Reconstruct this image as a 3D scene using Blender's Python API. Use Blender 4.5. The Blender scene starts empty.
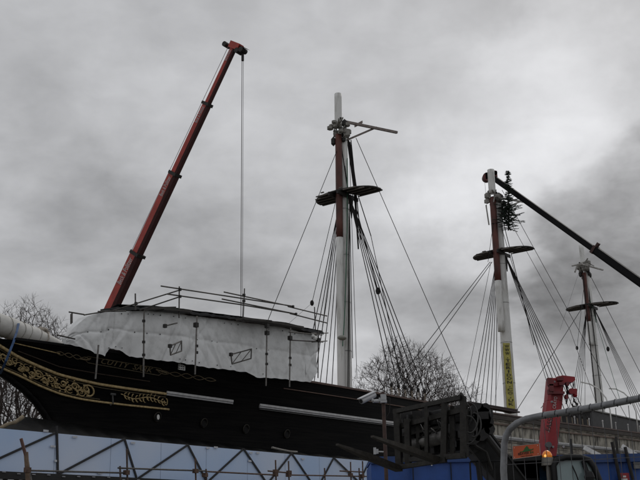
import bpy, math, random
import numpy as np
from mathutils import Vector, Matrix
random.seed(7)
SC = bpy.context.scene
COL = SC.collection

# ------------------------------------------------------------------ camera
F_PX = 1000.0; TH = math.radians(16.7); RHO = 0.019; EYE = 1.5
R0 = np.array([1, 0, 0.]); FW = np.array([0, math.cos(TH), math.sin(TH)]); UP = np.array([0, -math.sin(TH), math.cos(TH)])
CX = R0 * math.cos(RHO) - UP * math.sin(RHO); CY = R0 * math.sin(RHO) + UP * math.cos(RHO); CAM = np.array([0, 0, EYE])
cd = bpy.data.cameras.new('camera'); cam = bpy.data.objects.new('camera', cd); COL.objects.link(cam)
cd.sensor_width = 36; cd.lens = 36 * F_PX / 640; cd.clip_start = 0.1; cd.clip_end = 9000
m = Matrix.Identity(4)
for i in range(3):
    m[i][0] = CX[i]; m[i][1] = CY[i]; m[i][2] = -FW[i]; m[i][3] = CAM[i]
cam.matrix_world = m; SC.camera = cam

def ray(px, py): return FW + CX * (px - 320) / F_PX - CY * (py - 240) / F_PX
def pix(px, py, Y):
    d = ray(px, py); return CAM + d * (Y / d[1])

# ------------------------------------------------------------------ view, world, sun
SC.view_settings.view_transform = 'Standard'; SC.view_settings.look = 'None'
SC.view_settings.exposure = 0; SC.view_settings.gamma = 1; SC.view_settings.use_curve_mapping = False
SUN_EL = math.radians(38); SUN_AZ = math.radians(25)      # azimuth clockwise from +Y: behind the ship
w = bpy.data.worlds.new('World'); SC.world = w; w.use_nodes = True
nt = w.node_tree; N = nt.nodes; L = nt.links
for x in list(N): N.remove(x)
out = N.new('ShaderNodeOutputWorld'); bg = N.new('ShaderNodeBackground'); bg.inputs[1].default_value = 0.1
L.new(bg.outputs[0], out.inputs[0])
sky = N.new('ShaderNodeTexSky'); sky.sky_type = 'NISHITA'; sky.sun_disc = False
sky.sun_elevation = SUN_EL; sky.sun_rotation = SUN_AZ; sky.air_density = 1; sky.dust_density = 3
tc = N.new('ShaderNodeTexCoord')
sep = N.new('ShaderNodeSeparateXYZ'); L.new(tc.outputs['Generated'], sep.inputs[0])
def mth(op, a, b=None, c=None, clamp=False):
    n_ = N.new('ShaderNodeMath'); n_.operation = op; n_.use_clamp = clamp
    for i, v in enumerate((a, b, c)):
        if v is None: continue
        if isinstance(v, (int, float)): n_.inputs[i].default_value = v
        else: L.new(v, n_.inputs[i])
    return n_.outputs[0]
zz = mth('ADD', mth('ABSOLUTE', sep.outputs[2]), 0.32)
cx = mth('DIVIDE', sep.outputs[0], zz); cy = mth('DIVIDE', sep.outputs[1], zz)
comb = N.new('ShaderNodeCombineXYZ'); L.new(cx, comb.inputs[0]); L.new(cy, comb.inputs[1])
def noise(scale, detail, rough, dist=0.0, off=(0, 0, 0)):
    mp = N.new('ShaderNodeMapping'); mp.inputs[1].default_value = off; L.new(comb.outputs[0], mp.inputs[0])
    n_ = N.new('ShaderNodeTexNoise'); n_.inputs['Scale'].default_value = scale; n_.inputs['Detail'].default_value = detail
    n_.inputs['Roughness'].default_value = rough; n_.inputs['Distortion'].default_value = dist
    L.new(mp.outputs[0], n_.inputs['Vector']); return n_.outputs[0]
n1 = noise(2.3, 5, .5, .25, (1.3, 4.1, 0)); n2 = noise(6.5, 4, .55, .2, (7, 2, 0))
cmap = (('big', n1, .62), ('small', n2, .2))
def blob(px, py, rad_px, amp, jitter=.35, soft=1.0):
    """a broad lighter or darker bank of cloud round one direction of the sky"""
    d = ray(px, py); d = d / np.linalg.norm(d)
    vm = N.new('ShaderNodeVectorMath'); vm.operation = 'DISTANCE'; L.new(tc.outputs['Generated'], vm.inputs[0])
    vm.inputs[1].default_value = tuple(d)
    r = rad_px / F_PX
    dd = mth('ADD', mth('DIVIDE', vm.outputs['Value'], r), mth('MULTIPLY', mth('ADD', mth('SUBTRACT', n1, .5), mth('MULTIPLY', mth('SUBTRACT', n2, .5), .7)), jitter * 4))
    mr = N.new('ShaderNodeMapRange'); mr.interpolation_type = 'SMOOTHSTEP'; L.new(dd, mr.inputs[0])
    mr.inputs[1].default_value = 1 + soft * .5; mr.inputs[2].default_value = max(0, 1 - soft); mr.inputs[3].default_value = 0; mr.inputs[4].default_value = amp
    return mr.outputs[0]
n3 = noise(15, 4, .55, .3, (3, 9, 0))
val = mth('ADD', mth('MULTIPLY', mth('SUBTRACT', n1, .5), .20), mth('MULTIPLY', mth('SUBTRACT', n2, .5), .30))
val = mth('ADD', val, mth('MULTIPLY', mth('SUBTRACT', n3, .5), .13)); val = mth('ADD', val, .50)
# cloud masses: broad soft clumps whose outlines are warped by noise
SKYB = [(20, 20, -0.024), (60, 60, -0.019), (105, 70, 0.049), (60, 140, -0.063), (150, 130, 0.033), (240, 30, -0.012), (240, 150, 0.019), (100, 210, -0.078), (200, 200, -0.026), (20, 250, -0.047), (60, 300, -0.050), (200, 270, -0.070), (300, 170, 0.048), (290, 100, 0.011), (330, 40, 0.023), (460, 30, -0.087), (390, 15, 0.014), (420, 65, 0.123), (400, 115, -0.031), (520, 60, 0.171), (600, 120, 0.166), (600, 30, 0.122), (540, 180, 0.197), (455, 180, 0.152), (470, 235, 0.138), (410, 205, 0.025), (400, 255, 0.016), (370, 310, -0.008), (450, 295, -0.117), (420, 335, -0.034), (560, 320, -0.044), (610, 340, -0.094), (620, 390, 0.024), (500, 350, 0.035), (345, 370, 0.163), (300, 330, -0.087), (520, 400, 0.037), (250, 250, -0.048), (130, 30, -0.028), (150, 300, -0.065), (30, 350, -0.016), (520, 290, -0.073)]
wn = N.new('ShaderNodeTexNoise'); wn.inputs['Scale'].default_value = 9; wn.inputs['Detail'].default_value = 5; wn.inputs['Roughness'].default_value = .6; L.new(tc.outputs['Generated'], wn.inputs['Vector'])
w1 = N.new('ShaderNodeVectorMath'); w1.operation = 'SUBTRACT'; L.new(wn.outputs['Color'], w1.inputs[0]); w1.inputs[1].default_value = (.5, .5, .5)
w2 = N.new('ShaderNodeVectorMath'); w2.operation = 'SCALE'; L.new(w1.outputs[0], w2.inputs[0]); w2.inputs['Scale'].default_value = .14
w3 = N.new('ShaderNodeVectorMath'); w3.operation = 'ADD'; L.new(w2.outputs[0], w3.inputs[0]); L.new(tc.outputs['Generated'], w3.inputs[1])
for (bx, by, am) in SKYB:
    d = ray(bx, by); d = d / np.linalg.norm(d); vm = N.new('ShaderNodeVectorMath'); vm.operation = 'DISTANCE'; L.new(w3.outputs[0], vm.inputs[0]); vm.inputs[1].default_value = tuple(d)
    q = mth('DIVIDE', vm.outputs['Value'], .058); e_ = mth('EXPONENT', mth('MULTIPLY', mth('MULTIPLY', q, q), -1.0)); val = mth('MULTIPLY_ADD', e_, am, val)
mrb = N.new('ShaderNodeMapRange'); mrb.interpolation_type = 'SMOOTHSTEP'; L.new(mth('ADD', sep.outputs[2], mth('MULTIPLY', mth('SUBTRACT', n2, .5), .12)), mrb.inputs[0])
mrb.inputs[1].default_value = .13; mrb.inputs[2].default_value = .25; mrb.inputs[3].default_value = .25; mrb.inputs[4].default_value = 1.0
bank = mth('MULTIPLY', mrb.outputs[0], mth('MULTIPLY_ADD', mth('SUBTRACT', n3, .5), -.7, 1.0))
val = mth('ADD', val, mth('MULTIPLY', blob(700, 300, 175, -.185, .17, .13), bank)); val = mth('ADD', val, blob(560, 300, 90, -.045, .25, .9))
val = mth('MAXIMUM', val, .165)
ramp = mth('MULTIPLY', val, 10.0)
cc = N.new('ShaderNodeCombineColor')
L.new(mth('MULTIPLY', ramp, .96), cc.inputs[0]); L.new(mth('MULTIPLY', ramp, .97), cc.inputs[1]); L.new(mth('MULTIPLY', ramp, 1.0), cc.inputs[2])
mx = N.new('ShaderNodeMix'); mx.data_type = 'RGBA'; mx.inputs[0].default_value = .985
L.new(sky.outputs[0], mx.inputs[6]); L.new(cc.outputs[0], mx.inputs[7]); L.new(mx.outputs[2], bg.inputs[0])

sl = bpy.data.lights.new('sun', 'SUN'); sl.energy = 0.5; sl.angle = math.radians(20); sl.color = (1, .96, .9)
so = bpy.data.objects.new('sun', sl); COL.objects.link(so)
sd = Vector((math.sin(SUN_AZ) * math.cos(SUN_EL), math.cos(SUN_AZ) * math.cos(SUN_EL), math.sin(SUN_EL)))
so.rotation_euler = sd.to_track_quat('Z', 'Y').to_euler()

# ------------------------------------------------------------------ materials
MATS = {}
def mat(name, col, rough=.7, var=.25, scale=3.0, metal=0.0, bump=0.0, stretch=(1, 1, 1), emit=None, spec=.5, col2=None, thr=None, trans=0):
    if name in MATS: return MATS[name]
    mt = bpy.data.materials.new(name); mt.use_nodes = True; n = mt.node_tree.nodes; l = mt.node_tree.links
    p = n['Principled BSDF']; p.inputs['Roughness'].default_value = rough; p.inputs['Metallic'].default_value = metal
    p.inputs['Specular IOR Level'].default_value = spec
    t = n.new('ShaderNodeTexCoord'); mp = n.new('ShaderNodeMapping'); mp.inputs[3].default_value = stretch; l.new(t.outputs['Object'], mp.inputs[0])
    no = n.new('ShaderNodeTexNoise'); no.inputs['Scale'].default_value = scale; no.inputs['Detail'].default_value = 7; no.inputs['Roughness'].default_value = .62
    l.new(mp.outputs[0], no.inputs['Vector'])
    cr = n.new('ShaderNodeValToRGB'); l.new(no.outputs[0], cr.inputs[0])
    a, b_ = (thr or (.3, .72)); cr.color_ramp.elements[0].position = a; cr.color_ramp.elements[1].position = b_
    c2 = col2 or tuple(min(1, c * (1 + var)) for c in col); c1 = col if col2 else tuple(c * (1 - var) for c in col)
    cr.color_ramp.elements[0].color = (*c1, 1); cr.color_ramp.elements[1].color = (*c2, 1)
    l.new(cr.outputs[0], p.inputs['Base Color'])
    if bump:
        bp = n.new('ShaderNodeBump'); bp.inputs['Strength'].default_value = bump; bp.inputs['Distance'].default_value = .05
        l.new(no.outputs[0], bp.inputs['Height']); l.new(bp.outputs[0], p.inputs['Normal'])
    if emit: p.inputs['Emission Color'].default_value = (*emit[:3], 1); p.inputs['Emission Strength'].default_value = emit[3]
    if trans: p.inputs['Transmission Weight'].default_value = trans
    MATS[name] = mt; return mt
black = mat('black_paint', (.0025, .0025, .003), .6, .5, 2.2, bump=.2, stretch=(.12, 1, 5), spec=.12, col2=(.011, .010, .0095), thr=(.42, .75))
darkm = mat('dark_steel', (.022, .020, .018), .6, .5, 8, .2)
tube_m = mat('scaffold_tube', (.085, .078, .072), .55, .4, 9, .5)
rust = mat('rusty_tube', (.10, .060, .042), .8, .5, 12)
gold = mat('gold_leaf', (.30, .21, .09), .5, .35, 9, .1, col2=(.70, .54, .28))
dgold = mat('dull_gold', (.12, .095, .055), .6, .4, 10)
white = mat('white_paint', (.40, .39, .36), .55, .18, 2.6, bump=.2, col2=(.72, .72, .70), stretch=(1, 1, .22), thr=(.28, .5))
strip = mat('chalky_white', (.50, .50, .50), .6, .2, 5)
redbr = mat('red_brown_paint', (.05, .020, .016), .6, .35, 2.2, stretch=(1, 1, .4), col2=(.15, .045, .032))
railm = mat('brown_rail', (.085, .046, .035), .6, .4, 5)
rope = mat('tarred_rope', (.016, .014, .014), .9, .4, 20)
ropel = mat('grey_rope', (.14, .13, .13), .9, .3, 20)
wirem = mat('steel_wire', (.09, .09, .095), .5, .2, 20, .6)
greenr = mat('green_rope', (.03, .12, .07), .8, .3, 20)
wood = mat('rough_timber', (.16, .11, .075), .8, .4, 6, bump=.3)
def tarp_material():
    mt = mat('white_sheeting', (.62, .625, .62), .5, .10, 2.2, bump=.5, col2=(.80, .81, .81), thr=(.3, .55)); return mt
tarp = tarp_material()

# ------------------------------------------------------------------ mesh helpers
class M:
    def __init__(s): s.v = []; s.f = []
    def add(s, vs, fs):
        o = len(s.v); s.v += [tuple(map(float, q)) for q in vs]; s.f += [tuple(i + o for i in q) for q in fs]
    def tube(s, pts, r, n=6, cap=True):
        P_ = [np.array(p, float) for p in pts]; k = len(P_)
        rs = list(r) if hasattr(r, '__len__') else [r] * k
        vs = []; prev = None
        for i in range(k):
            t = P_[min(i + 1, k - 1)] - P_[max(i - 1, 0)]; t = t / (np.linalg.norm(t) + 1e-9)
            if prev is None:
                a = np.array([0, 0, 1.]) if abs(t[2]) < .9 else np.array([1., 0, 0]); x = np.cross(t, a)
            else: x = prev - t * (prev @ t)
            x = x / (np.linalg.norm(x) + 1e-9); prev = x; y = np.cross(t, x)
            for j in range(n):
                an = 2 * math.pi * j / n + (math.pi / 4 if n == 4 else 0); vs.append(P_[i] + rs[i] * (math.cos(an) * x + math.sin(an) * y))
        fs = [(i * n + j, i * n + (j + 1) % n, (i + 1) * n + (j + 1) % n, (i + 1) * n + j) for i in range(k - 1) for j in range(n)]
        if cap: fs += [tuple(range(n))[::-1], tuple((k - 1) * n + j for j in range(n))]
        s.add(vs, fs); return s
    def beam(s, a, b, wv, hv, taper=1.0):
        """box beam from a to b; wv and hv are half-extent vectors"""
        a, b, wv, hv = (np.array(q, float) for q in (a, b, wv, hv))
        vs = [a - wv - hv, a + wv - hv, a + wv + hv, a - wv + hv] + [b + taper * q for q in (-wv - hv, wv - hv, wv + hv, -wv + hv)]
        s.add(vs, [(3, 2, 1, 0), (4, 5, 6, 7), (0, 1, 5, 4), (1, 2, 6, 5), (2, 3, 7, 6), (3, 0, 4, 7)]); return s
    def box(s, c, d, rz=0):
        c = np.array(c, float); x = np.array([math.cos(rz), math.sin(rz), 0]) * d[0] / 2; y = np.array([-math.sin(rz), math.cos(rz), 0]) * d[1] / 2
        z = np.array([0, 0, d[2] / 2]); return s.beam(c - z, c + z, x, y)
    def grid(s, rows, flip=False):
        h = len(rows); w_ = len(rows[0]); vs = [q for r in rows for q in r]
        fs = [(i * w_ + j, i * w_ + j + 1, (i + 1) * w_ + j + 1, (i + 1) * w_ + j) for i in range(h - 1) for j in range(w_ - 1)]
        if flip: fs = [q[::-1] for q in fs]
        s.add(vs, fs); return s
    def plate(s, pts, nrm):
        """polygon extruded by nrm"""
        k = len(pts); P_ = [np.array(p, float) for p in pts]; nv = np.array(nrm, float)
        s.add(P_ + [p + nv for p in P_], [tuple(range(k))[::-1], tuple(range(k, 2 * k))] + [(i, (i + 1) % k, k + (i + 1) % k, k + i) for i in range(k)]); return s
    def ball(s, c, r, n=8, sq=(1, 1, 1)):
        c = np.array(c, float); rows = []
        for i in range(n // 2 + 1):
            ph = math.pi * i / (n // 2)
            rows.append([c + r * np.array([math.sin(ph) * math.cos(2 * math.pi * j / n) * sq[0], math.sin(ph) * math.sin(2 * math.pi * j / n) * sq[1], math.cos(ph) * sq[2]]) for j in range(n + 1)])
        return s.grid(rows)
ROOT = {}   # world location of each top-level object (children's mesh data is relative to it)
def top_of(o):
    while o.parent: o = o.parent
    return o
def build(mb, name, material, parent=None, smooth=False, local=False, loc=None):
    me = bpy.data.meshes.new(name)
    off = np.zeros(3)
    if parent is not None and not local: off = np.array(top_of(parent).location)
    elif parent is None and not local:
        if loc is None:
            a = np.array(mb.v); loc = ((a[:, 0].min() + a[:, 0].max()) / 2, (a[:, 1].min() + a[:, 1].max()) / 2, a[:, 2].min())
        off = np.array(loc, float)
    me.from_pydata([tuple(np.array(q) - off) for q in mb.v], [], mb.f)
    me.materials.append(material); me.validate(); me.update()
    if smooth: me.polygons.foreach_set('use_smooth', [True] * len(me.polygons))
    o = bpy.data.objects.new(name, me); COL.objects.link(o)
    if parent is None: o.location = tuple(off)
    else: o.parent = parent
    return o
def build_each(mb, name, material, parent, **kw):
    """one object for each separate piece of the mesh"""
    p = list(range(len(mb.v)))
    def find(i):
        while p[i] != i: p[i] = p[p[i]]; i = p[i]
        return i
    for f in mb.f:
        for q in f[1:]: p[find(q)] = find(f[0])
    groups = {}
    for f in mb.f: groups.setdefault(find(f[0]), []).append(f)
    o = None
    for fs in groups.values():
        ids = sorted({i for f in fs for i in f}); mp = {i: k for k, i in enumerate(ids)}; m2 = M(); m2.v = [mb.v[i] for i in ids]; m2.f = [tuple(mp[i] for i in f) for f in fs]
        o = build(m2, name, material, parent, **kw)
    return o
def tag(o, label=None, cat=None, group=None, kind=None):
    for k, v in (('label', label), ('category', cat), ('group', group), ('kind', kind)):
        if v: o[k] = v
    return o
def empty(name, loc, rz=0):
    o = bpy.data.objects.new(name, None); COL.objects.link(o); o.location = tuple(map(float, loc)); o.rotation_euler = (0, 0, rz); o.empty_display_size = .3
    return o
def text_mesh(txt, mapper, ext=.01, sx=1.0):
    """flat letters; mapper(x, y, z) -> position. x runs 0..1 along the word, y 0..1 up, z is the depth"""
    cu = bpy.data.curves.new('t', 'FONT'); cu.body = txt; cu.extrude = .5; cu.resolution_u = 2
    ob = bpy.data.objects.new('t', cu); COL.objects.link(ob); bpy.context.view_layer.update()
    me = bpy.data.meshes.new_from_object(ob.evaluated_get(bpy.context.evaluated_depsgraph_get()))
    a = np.array([tuple(v.co) for v in me.vertices]); fs = [tuple(p.vertices) for p in me.polygons]
    bpy.data.objects.remove(ob); bpy.data.curves.remove(cu); bpy.data.meshes.remove(me)
    a[:, 0] = (a[:, 0] - a[:, 0].min()) / (np.ptp(a[:, 0]) + 1e-9); a[:, 1] = (a[:, 1] - a[:, 1].min()) / (np.ptp(a[:, 1]) + 1e-9); a[:, 2] = (a[:, 2] > 0) * ext
    mb = M(); mb.add([mapper(*q) for q in a], fs); return mb
def v3(*a): return np.array(a, float)
def unit(a): a = np.array(a, float); return a / np.linalg.norm(a)

# ------------------------------------------------------------------ ground
g = M(); g.add([(-2500, -600, 0), (2500, -600, 0), (2500, 4000, 0), (-2500, 4000, 0)], [(0, 1, 2, 3)])
tag(build(g, 'ground', mat('ground_gravel', (.12, .115, .10), .95, .3, 1.2, bump=.3), loc=(0, 0, 0)), kind='structure')

# ------------------------------------------------------------------ ship frame: s aft along the keel from the foremast, l to port (towards the viewer), z up
AZ = math.radians(36.6); SU = v3(math.sin(AZ), math.cos(AZ), 0); SN = v3(math.cos(AZ), -math.sin(AZ), 0); SP = v3(1.3, 60, 0)
SROT = math.atan2(SU[1], SU[0])
def W(s, l, z): return SP + SU * s + SN * l + v3(0, 0, z)
def onl(px, py, l):
    d = ray(px, py); t = ((SP + SN * l - CAM) @ SN) / (d @ SN); q = CAM + d * t - SP; return float(q @ SU), float(q[2])
STEM = [(-2, -19.8), (3, -20.2), (5, -20.8), (6.57, -21.6), (7.34, -22.4), (7.88, -23.2), (8.38, -24.3), (8.9, -25.9), (9.4, -27.6), (10.5, -28.2)]
def sstem(z): return float(np.interp(z, [q[0] for q in STEM], [q[1] for q in STEM]))
def hb(s, z):
    s0 = sstem(z); LL = 26 + max(0, 9 - z) * 1.2
    x = min(1, max(0, (s - s0) / LL)); gq = 1 - (1 - x) ** 2.2
    return 0.2 + 4.2 * gq * (1 - max(0, (s - 40) / 24) ** 2 * .6)
def onhull(px, py, off=0.0):
    l = 3.0
    for i in range(50):
        s, z = onl(px, py, l); l = .5 * l + .5 * (hb(s, z) + off)
    return s, l, z
def loc_(s, l, z): return (s, -l, z)          # ship-local coordinates
def curve_on_hull(pts, off=0.0, k=40):
    a = np.array([onhull(*q, off) for q in pts]); a = a[np.argsort(a[:, 0])]
    ss = np.linspace(a[0, 0], a[-1, 0], k); zs = np.interp(ss, a[:, 0], a[:, 2])
    for _ in range(3): zs[1:-1] = (zs[:-2] + zs[1:-1] * 2 + zs[2:]) / 4
    return [(s, hb(s, z) + off, z) for s, z in zip(ss, zs)]
RAILPX = [(-15, 331), (0, 338), (40, 348), (75, 352), (130, 357), (200, 366), (250, 373), (318, 381), (345, 386), (400, 399), (430, 405), (470, 412), (520, 418), (560, 423), (600, 428), (640, 434)]
_r = np.array([onhull(*q) for q in RAILPX])
_fit = np.polyfit(_r[:, 0], _r[:, 2], 4)
def zrail(s): return float(np.polyval(_fit, min(s, _r[-1, 0]))) + max(0, s - _r[-1, 0]) * .02
SHIP = empty('sailing_ship', SP, SROT)
tag(SHIP, 'black hulled three masted sailing ship under repair with stripped grey planking aft', 'ship')
SEND = 56.0
def hull_mesh(sa, sb, k, off=0.0, zlo=-.5, both=True, inner=False):
    mb = M(); rows = 26
    for side in ((1, -1) if both else (1,)):
        R_ = []
        for i in range(rows):
            v = i / (rows - 1); row = []
            for j in range(k):
                if sa is None:
                    s0 = -24.
                    for _ in range(30):
                        z0 = zlo + v * (zrail(s0) - zlo); s0 = .5 * s0 + .5 * sstem(z0)
                    s = s0 + (sb - s0) * (j / (k - 1)) ** 1.35
                    l = hb(s, zlo + v * (zrail(s) - zlo)) + off
                    if j == 0: l = 0.12
                else:
                    s = sa + (sb - sa) * j / (k - 1); l = hb(s, zlo + v * (zrail(s) - zlo)) + off
                z = zlo + v * (zrail(s) - zlo)
                row.append(loc_(s, l * side, z))
            R_.append(row)
        mb.grid(R_, flip=(side == 1))
    if sa is None:   # close the stem
        h = rows
        pass
    return mb
SPLIT = 9.0
hull = build(hull_mesh(None, SPLIT, 70), 'hull', black, SHIP, smooth=True, local=True)
# stem post closing the bow
mb = M(); mb.tube([loc_(sstem(z) - .03, 0, z) for z in np.linspace(-.5, zrail(-26.5) - .05, 24)], .17, 6); build(mb, 'stem_post', black, SHIP, smooth=True, local=True)
# bare planking material: planks with streaked weathering
def planking():
    mt = bpy.data.materials.new('bare_planking'); mt.use_nodes = True; n = mt.node_tree.nodes; l = mt.node_tree.links; p = n['Principled BSDF']; p.inputs['Roughness'].default_value = .9
    t = n.new('ShaderNodeTexCoord')
    def nz(sc, st, det=8, rg=.65):
        mp = n.new('ShaderNodeMapping'); mp.inputs[3].default_value = st; l.new(t.outputs['Object'], mp.inputs[0]); q = n.new('ShaderNodeTexNoise')
        q.inputs['Scale'].default_value = sc; q.inputs['Detail'].default_value = det; q.inputs['Roughness'].default_value = rg; l.new(mp.outputs[0], q.inputs[0]); return q.outputs[0]
    a = nz(1.2, (1.6, 1, .9)); b_ = nz(5, (.22, 1, 1.6))
    mixn = n.new('ShaderNodeMath'); mixn.operation = 'MULTIPLY_ADD'; l.new(b_, mixn.inputs[0]); mixn.inputs[1].default_value = .6
    m2 = n.new('ShaderNodeMath'); m2.operation = 'MULTIPLY'; l.new(a, m2.inputs[0]); m2.inputs[1].default_value = .4; l.new(m2.outputs[0], mixn.inputs[2])
    cr = n.new('ShaderNodeValToRGB'); l.new(mixn.outputs[0], cr.inputs[0]); e = cr.color_ramp.elements
    e[0].position = .36; e[0].color = (.028, .025, .022, 1); e[1].position = .60; e[1].color = (.36, .33, .28, 1)
    x = e.new(.46); x.color = (.14, .125, .105, 1)
    l.new(cr.outputs[0], p.inputs['Base Color']); bp = n.new('ShaderNodeBump'); bp.inputs['Strength'].default_value = .5; l.new(b_, bp.inputs['Height']); l.new(bp.outputs[0], p.inputs['Normal'])
    return mt
bare = planking()
# stripped hull: separate strakes so the seams are real
mb = M()
zl = [-.5, 1.0, 2.4, 3.4, 4.2] + list(np.arange(4.6, 9.2, .33))
def strake(mb, z0, z1, sa, sb, off, k=26, side=1):
    R_ = [[loc_(s, side * (hb(s, zz_) + o_), zz_) for s in np.linspace(sa, sb, k)] for zz_, o_ in ((z0, off - .05), (z0 + .02, off), (z1 - .02, off), (z1, off - .05))]
    mb.grid(R_, flip=(side == 1))
rng = random.Random(3)
for side in (1, -1):
    for i in range(22):
        f0 = i / 22; f1 = (i + 1) / 22
        R_ = []
        for ff, oo in ((f0, -.06), (f0 + .004, 0), (f1 - .004, 0), (f1, -.06)):
            R_.append([loc_(s, side * (hb(s, -.5 + ff * (zrail(s) + .5)) + oo), -.5 + ff * (zrail(s) + .5)) for s in np.linspace(SPLIT, SEND, 40)])
        mb.grid(R_, flip=(side == 1))
build(mb, 'stripped_hull', bare, SHIP, local=True)['label'] = 'unpainted weathered grey planking'
# transom and deck
mb = M(); mb.plate([loc_(SEND, hb(SEND, 5), -.4), loc_(SEND, -hb(SEND, 5), -.4), loc_(SEND, -hb(SEND, 9), zrail(SEND)), loc_(SEND, hb(SEND, 9), zrail(SEND))], (.15, 0, 0)); build(mb, 'transom', bare, SHIP, local=True)
mb = M(); mb.grid([[loc_(s, f_ * (hb(s, zrail(s) - 1.0) - .1), zrail(s) - 1.0) for s in np.linspace(-23.5, SEND - .1, 40)] for f_ in (-1, 1)]); build(mb, 'deck', wood, SHIP, local=True)
# capping rail
def strip_curve(pts3, wid, hgt, name, material, par=SHIP, label=None):
    mb = M(); R_ = []
    for (s, l, z) in pts3:
        R_.append([loc_(s, l - wid, z - hgt / 2), loc_(s, l + wid, z - hgt / 2), loc_(s, l + wid, z + hgt / 2), loc_(s, l - wid, z + hgt / 2), loc_(s, l - wid, z - hgt / 2)])
    mb.grid(R_); mb.add(R_[0][:4], [(0, 1, 2, 3)]); mb.add(R_[-1][:4], [(3, 2, 1, 0)])
    o = build(mb, name, material, par, local=True)
    if label: o['label'] = label
    return o
ss = np.linspace(-24.5, SEND, 90)
strip_curve([(s, hb(s, zrail(s)) - .06, zrail(s) + .05) for s in ss if s < -10], .16, .10, 'capping_rail', black)
strip_curve([(s, hb(s, zrail(s)) - .06, zrail(s) + .05) for s in ss if s > -10.9], .16, .10, 'capping_rail', railm)
strip_curve([(s, -hb(s, zrail(s)) + .06, zrail(s) + .05) for s in ss], .16, .10, 'capping_rail', railm)
strip_curve([(s, hb(s, zrail(s) - .45) + .02, zrail(s) - .45 - max(0, s) * .022) for s in np.linspace(-10.5, 9.0, 40)], .05, .04, 'moulding', mat('brown_moulding', (.12, .07, .05), .6, .4, 6))
strip_curve([(s, hb(s, zrail(s) - .62) + .04, zrail(s) - .62) for s in np.linspace(9.0, SEND, 50)], .09, .10, 'moulding', mat('weathered_moulding', (.14, .10, .08), .8, .5, 3, stretch=(.3, 1, 1)))
strip_curve([(s, hb(s, zrail(s) - .3) + .04, zrail(s) - .18) for s in np.linspace(9.0, SEND, 50)], .05, .28, 'bulwark_plank', mat('dark_bulwark', (.05, .04, .034), .8, .5, 3, stretch=(.3, 1, 1)))
# white strakes
WL = curve_on_hull([(165, 393), (232, 403), (258, 406), (300, 411), (350, 418), (400, 425), (480, 435), (560, 444), (600, 448), (640, 452)], .03, 80)
_wl = np.array(WL); _wf = np.polyfit(_wl[:, 0], _wl[:, 2], 3)
def zwhite(s): return float(np.polyval(_wf, s))
sA, sB, sC = onhull(166, 393)[0], onhull(232, 403)[0], onhull(259, 406)[0]
for a_, b_, k in ((sA, sB, 14), (sC, 41, 60)):
    for dz, h_, w_, mt_ in ((.06, .10, .06, strip), (-.045, .07, .035, mat('grey_strip', (.34, .34, .35), .6, .2, 5)), (-.14, .025, .03, mat('thin_grey', (.12, .12, .12), .6, .2, 5))):
        if dz < -.1 and a_ == sA: continue
        strip_curve([(s, hb(s, zwhite(s)) + .03, zwhite(s) + dz) for s in np.linspace(a_, b_, k)], w_, h_, 'hull_stripe', mt_)
# gold mouldings round the bow
GU = [(-14, 337), (0, 346), (20, 358), (40, 367), (60, 375), (80, 380), (100, 384.5), (130, 389), (166, 394)]
GL = [(-14, 360), (0, 367), (20, 376), (40, 386), (60, 394), (80, 399), (100, 402), (130, 405.5), (169, 409.5)]
def gold_tube(pts, r, off=.05, mt_=gold, name='gold_moulding'):
    mb = M(); mb.tube([loc_(*q) for q in curve_on_hull(pts, off, 60)], r, 6); return build(mb, name, mt_, SHIP, smooth=True, local=True)
gold_tube(GU, .066); gold_tube(GL, .05)
gold_tube([(x, y + 3.2) for x, y in GU], .022, mt_=dgold); gold_tube([(x, y - 2.6) for x, y in GL[:-2]], .018, mt_=dgold)
gux = [q[0] for q in GU]; guy = [q[1] for q in GU]; glx = [q[0] for q in GL]; gly = [q[1] for q in GL]
def band(x, t): # picture column and 0..1 across the band -> point on the hull
    y = np.interp(x, gux, guy) * (1 - t) + np.interp(x, glx, gly) * t; return onhull(x, y, .05)
def band_fast(x0, x1, k=60):
    xs = np.linspace(x0, x1, k); A = np.array([band(x, .08) for x in xs]); B = np.array([band(x, .92) for x in xs])
    def fn(x, t):
        a = [np.interp(x, xs, A[:, i]) for i in range(3)]; b_ = [np.interp(x, xs, B[:, i]) for i in range(3)]
        s = a[0] * (1 - t) + b_[0] * t; z = a[2] * (1 - t) + b_[2] * t; return loc_(s, hb(s, z) + .06, z)
    return fn
bf = band_fast(-14, 100)
mb = M(); rng = random.Random(5)
x = -10.0; side = 1; stem = []
for q in np.linspace(-12, 92, 90): stem.append(bf(q, .5 + .28 * math.sin(q / 4.4)))
mb.tube(stem, .02, 5)
for k in range(17):
    x0 = -9 + k * 6.0; sg = 1 if k % 2 else -1; rad = rng.uniform(2.6, 4.4); tt0 = .5 + sg * rng.uniform(.05, .2)
    pts = []
    turns = rng.uniform(1.2, 1.8) * 2 * math.pi; ph = rng.uniform(0, 6.28)
    for i in range(16):
        f_ = i / 15; r_ = rad * (1 - f_ * .85); an = ph + sg * turns * f_
        pts.append(bf(x0 + r_ * math.cos(an) * 1.1, min(1, max(0, tt0 + r_ * math.sin(an) / 15))))
    mb.tube(pts, [.014 + .028 * math.sin(math.pi * min(1, (i + 1) / 14)) ** 2 for i in range(16)], 5)
    for j in range(6):   # leaves
        xa = x0 + rng.uniform(-3, 3); ta = rng.uniform(.12, .88); dx = rng.uniform(1.2, 3) * rng.choice((-1, 1)); dt = rng.uniform(-.22, .22)
        mb.tube([bf(xa, ta), bf(xa + dx * .5, min(1, max(0, ta + dt * .7))), bf(xa + dx, min(1, max(0, ta + dt)))], [.008, .048, .004], 5)
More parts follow.
